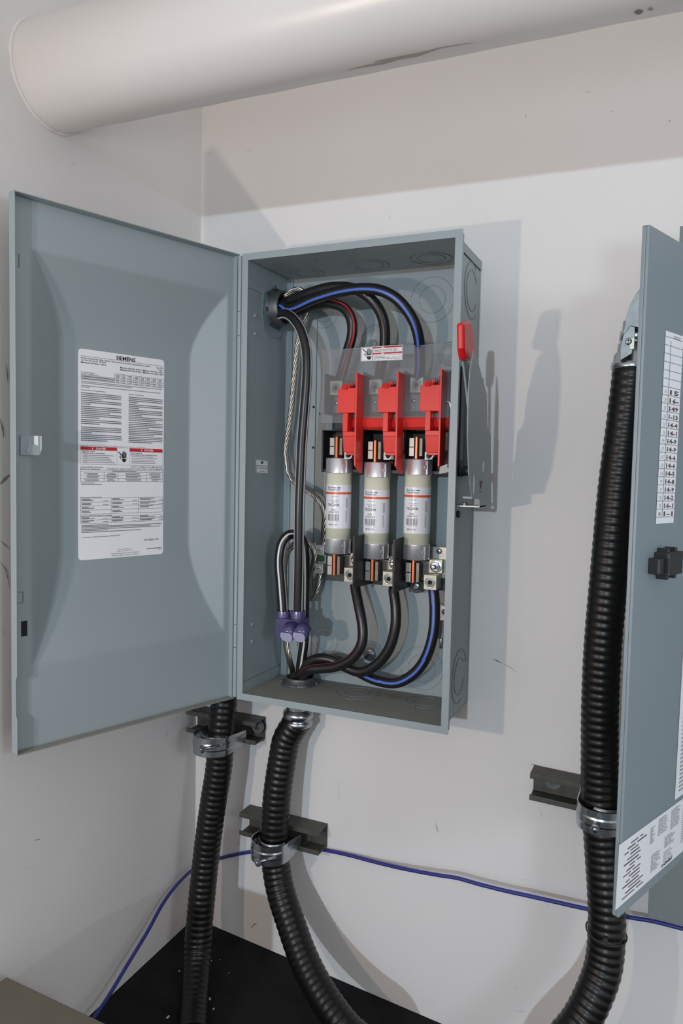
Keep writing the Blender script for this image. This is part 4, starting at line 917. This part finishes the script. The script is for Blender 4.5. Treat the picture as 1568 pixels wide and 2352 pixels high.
# blue cable along the walls
pts = [onX(200, 2362, .05), onX(219, 2333, .040), onX(250, 2287, .034), onX(290, 2220, .030), onX(339, 2139, .026), onX(370.5, 2081, .022), onX(402, 2037, .018), onX(437.5, 2001, .012), at(465, 1983, -.006), at(502, 1972, -.004), at(540, 1963, -.004), at(580, 1956, -.006), at(630, 1948, -.012), at(672, 1943, -.012), at(690, 1944, -.006), at(740, 1951.5, -.006),
       at(800, 1964, -.010), at(865, 1981, -.014), at(930, 1996, -.020), at(1000, 2009, -.025), at(1050, 2017, -.027), at(1100, 2031, -.028), at(1160, 2046, -.028), at(1215, 2058, -.028), at(1268, 2070, -.028), at(1353, 2089, -.028), at(1434, 2105, -.024), at(1500, 2116, -.020), at(1568, 2133, -.020), at(1640, 2150, -.020)]
P, L = resample(catmull(pts, .004), .005); mb = MB(); sweep(mb, P, .0032, 'bluewire', 16)
o = mb.build('network_cable'); tag(o, 'thin blue cable strung low along both walls behind the black conduits', 'cable')

# cardboard box at the lower left
zc = -.325; k0 = onZ(15, 2243, zc); k1 = onZ(245, 2352, zc)
d = (k1 - k0).normalized(); nrm = Vector((-d.y, d.x, 0)); L1 = .21; L2 = .26
q = [k0, k0 + d * L1, k0 + d * L1 - nrm * L2, k0 - nrm * L2]
mn = min(v.x for v in q)
mb = MB(); zb2 = min(FZ(v.x, v.y) for v in q)
mb.add([(v.x, v.y, zc) for v in q] + [(v.x, v.y, FZ(v.x, v.y) + .0005) for v in q], [(0, 1, 2, 3), (4, 7, 6, 5), (0, 4, 5, 1), (1, 5, 6, 2), (2, 6, 7, 3), (3, 7, 4, 0)], 'card')
cb = thing('storage_box', (k0.x + .1, k0.y - .1, FZ(k0.x, k0.y)), 'flat topped taupe box, one corner of its top showing at the lower left', 'box')
mb.build('box_body', cb, bevel=.0015)
mb = MB(); m_ = (q[0] + q[3]) / 2; m2 = (q[1] + q[2]) / 2; s_ = (q[3] - q[0]).normalized() * .0012
mb.add([(v.x, v.y, zc + .0003) for v in (m_ + s_, m2 + s_, m2 - s_, m_ - s_)], [(0, 1, 2, 3)], 'hole'); mb.build('flap_seam', cb)

# ================================================================== SECOND CABINET
TH2 = math.atan2(.9318, .3629)
U2 = Vector((-math.cos(TH2), -math.sin(TH2), 0)); N2 = Vector((math.sin(TH2), -math.cos(TH2), 0))
yf = -.455; WD2 = .34; pt = at(1500, 520, yf); pb = at(1411.5, 2117, yf)
xf = (pt.x + pb.x) / 2; E2 = Vector((xf, yf, 0)); H2 = E2 - U2 * WD2
def onE(px, py, off=0): p = onplane(px, py, E2 + N2 * off, N2); return p
zt2 = onE(1500, 520).z; zb2 = onE(1411.5, 2117).z
D2T = Matrix(((U2.x, N2.x, 0, H2.x), (U2.y, N2.y, 0, H2.y), (0, 0, 1, 0), (0, 0, 0, 1)))
body2y = H2.y
bl = at(1487, 2104, body2y); 
cab = thing('panelboard', (bl.x + .2, 0, bl.z), 'second blue-grey steel panel at the right edge, its door standing open with a circuit list', 'electrical cabinet')
mb = MB(); X0 = bl.x; X1 = X0 + .46; Z0 = bl.z; Z1 = zt2 + .09
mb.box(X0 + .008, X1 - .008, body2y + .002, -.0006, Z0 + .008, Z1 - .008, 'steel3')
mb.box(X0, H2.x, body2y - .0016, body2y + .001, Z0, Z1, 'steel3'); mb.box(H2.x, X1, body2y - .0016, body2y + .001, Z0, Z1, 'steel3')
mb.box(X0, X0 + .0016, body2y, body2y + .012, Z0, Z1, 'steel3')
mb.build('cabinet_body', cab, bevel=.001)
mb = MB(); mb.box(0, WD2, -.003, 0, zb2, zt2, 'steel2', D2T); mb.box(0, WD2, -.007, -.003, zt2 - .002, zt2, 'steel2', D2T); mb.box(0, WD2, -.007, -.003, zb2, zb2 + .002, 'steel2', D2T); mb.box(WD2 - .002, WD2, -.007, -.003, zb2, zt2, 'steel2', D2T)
d2 = mb.build('door', cab, bevel=.0008)
def lbl2(corners, name):
    P = [onE(x, y, .0005) for x, y in corners]; mb = MB(); mb.add([tuple(p) for p in P], [(0, 1, 2, 3)], 'white'); return mb, FQ(P)
def fin2(mb, name, lab=None):
    o = mb.build(name); o.parent = d2
    if lab: o['label'] = lab
    return o
mb, F = lbl2([(1528.5, 759), (1569, 773), (1546, 1201), (1505.5, 1203)], 'directory')
n_ = 22; y0 = .032
for i in range(n_ + 1):
    y = y0 + (1 - y0 - .0) * (i / (n_ + .7)); rect(mb, 0, 1, y, y + .0035, 'ink3', F)
rect(mb, .30, .33, y0, .955, 'ink3', F)
nums = [4, 8, 7, 8, 8, 7, 8, 7, 8, 1, 1, 2]
codes = ['14-7', '16-1', '14-5', '14-9', '14-8', '14-5', '14-6', '14-6', '14-9', '14-9', '14-8', '14-9', '147', '14-3', '1-6', '14-6']
codes = ['1-1', '16-1', '14-2', '14-9', '14-8', '14-5', '14-6', '14-6', '14-9', '14-9', '14-1', '14-4', '1-13', '149', '16-', '15']
for i, c in enumerate(codes):
    y = y0 + .008 + (1 - y0) * (i / (n_ + .7)); text(mb, c, .40, y, .023, 'brownink', F, .03, width=.52)
    text(mb, str(1 + 2 * i), .12, y + .002, .018, 'ink3', F, 0, width=.10)
rect(mb, .45, .85, .972, .977, 'ink3', F); rect(mb, .45, .85, .982, .986, 'ink3', F)
fin2(mb, 'circuit_directory', 'narrow white circuit list with handwritten entries')
a = onE(1561, 1600, .0005); mb, F = lbl2([(1568, 1500), (1640, 1480), (1625, 1780), (1549, 1838)], 'notes')
for i in range(34): greek(mb, .10, .95, .04 + i * .028, .012, 'ink3', F, rl)
fin2(mb, 'notice_label')
mb, F = lbl2([(1421.5, 1941), (1690, 1745), (1680, 1856), (1412.5, 2091)], 'instructions')
for i in range(15): greek(mb, .04 + .02 * (i % 3), rl.uniform(.13, .20), .07 + i * .058, .022, 'brownink' if i % 2 else 'ink2', F, rl)
for (x0, x1, ya, yb, nn) in ((.22, .26, .62, .90, 12), (.28, .36, .66, .95, 12), (.38, .46, .60, .95, 14), (.24, .31, .12, .42, 12), (.34, .42, .35, .55, 8), (.48, .6, .2, .9, 20), (.34, .42, .1, .3, 6)):
    for j in range(nn): greek(mb, x0, x1 - rl.random() * .02, ya + (yb - ya) * j / nn, .011, 'ink3', F, rl)
FR = lambda x, y: F(.415 - x, .085 - y)
text(mb, 'SIEMENS', .0, .0, .045, 'ink', FR, .03, width=.088)
fin2(mb, 'wiring_label', 'long white label with the maker name printed upside down')
mb = MB()
pa = onE(1493, 1282, .002); pb_ = onE(1501, 1316, .002); pc = onE(1506, 1268, .002); pd = onE(1535, 1320, .002)
def lu(p): return (p - H2).dot(U2)
mb.box(lu(pa), lu(pb_), 0, .012, pb_.z, pa.z, 'black', D2T); mb.box(lu(pb_) - .001, lu(pc), 0, .007, pb_.z + .004, pa.z - .004, 'black', D2T)
mb.box(lu(pc), lu(pd), 0, .016, pd.z + .003, pc.z, 'black', D2T)
for u_ in (.25, .8): 
    uu = lu(pc) + (lu(pd) - lu(pc)) * u_; mb.box(uu - .002, uu + .002, 0, .012, pd.z - .002, pc.z + .004, 'black', D2T)
o = mb.build('latch', bevel=.0015); o.parent = d2
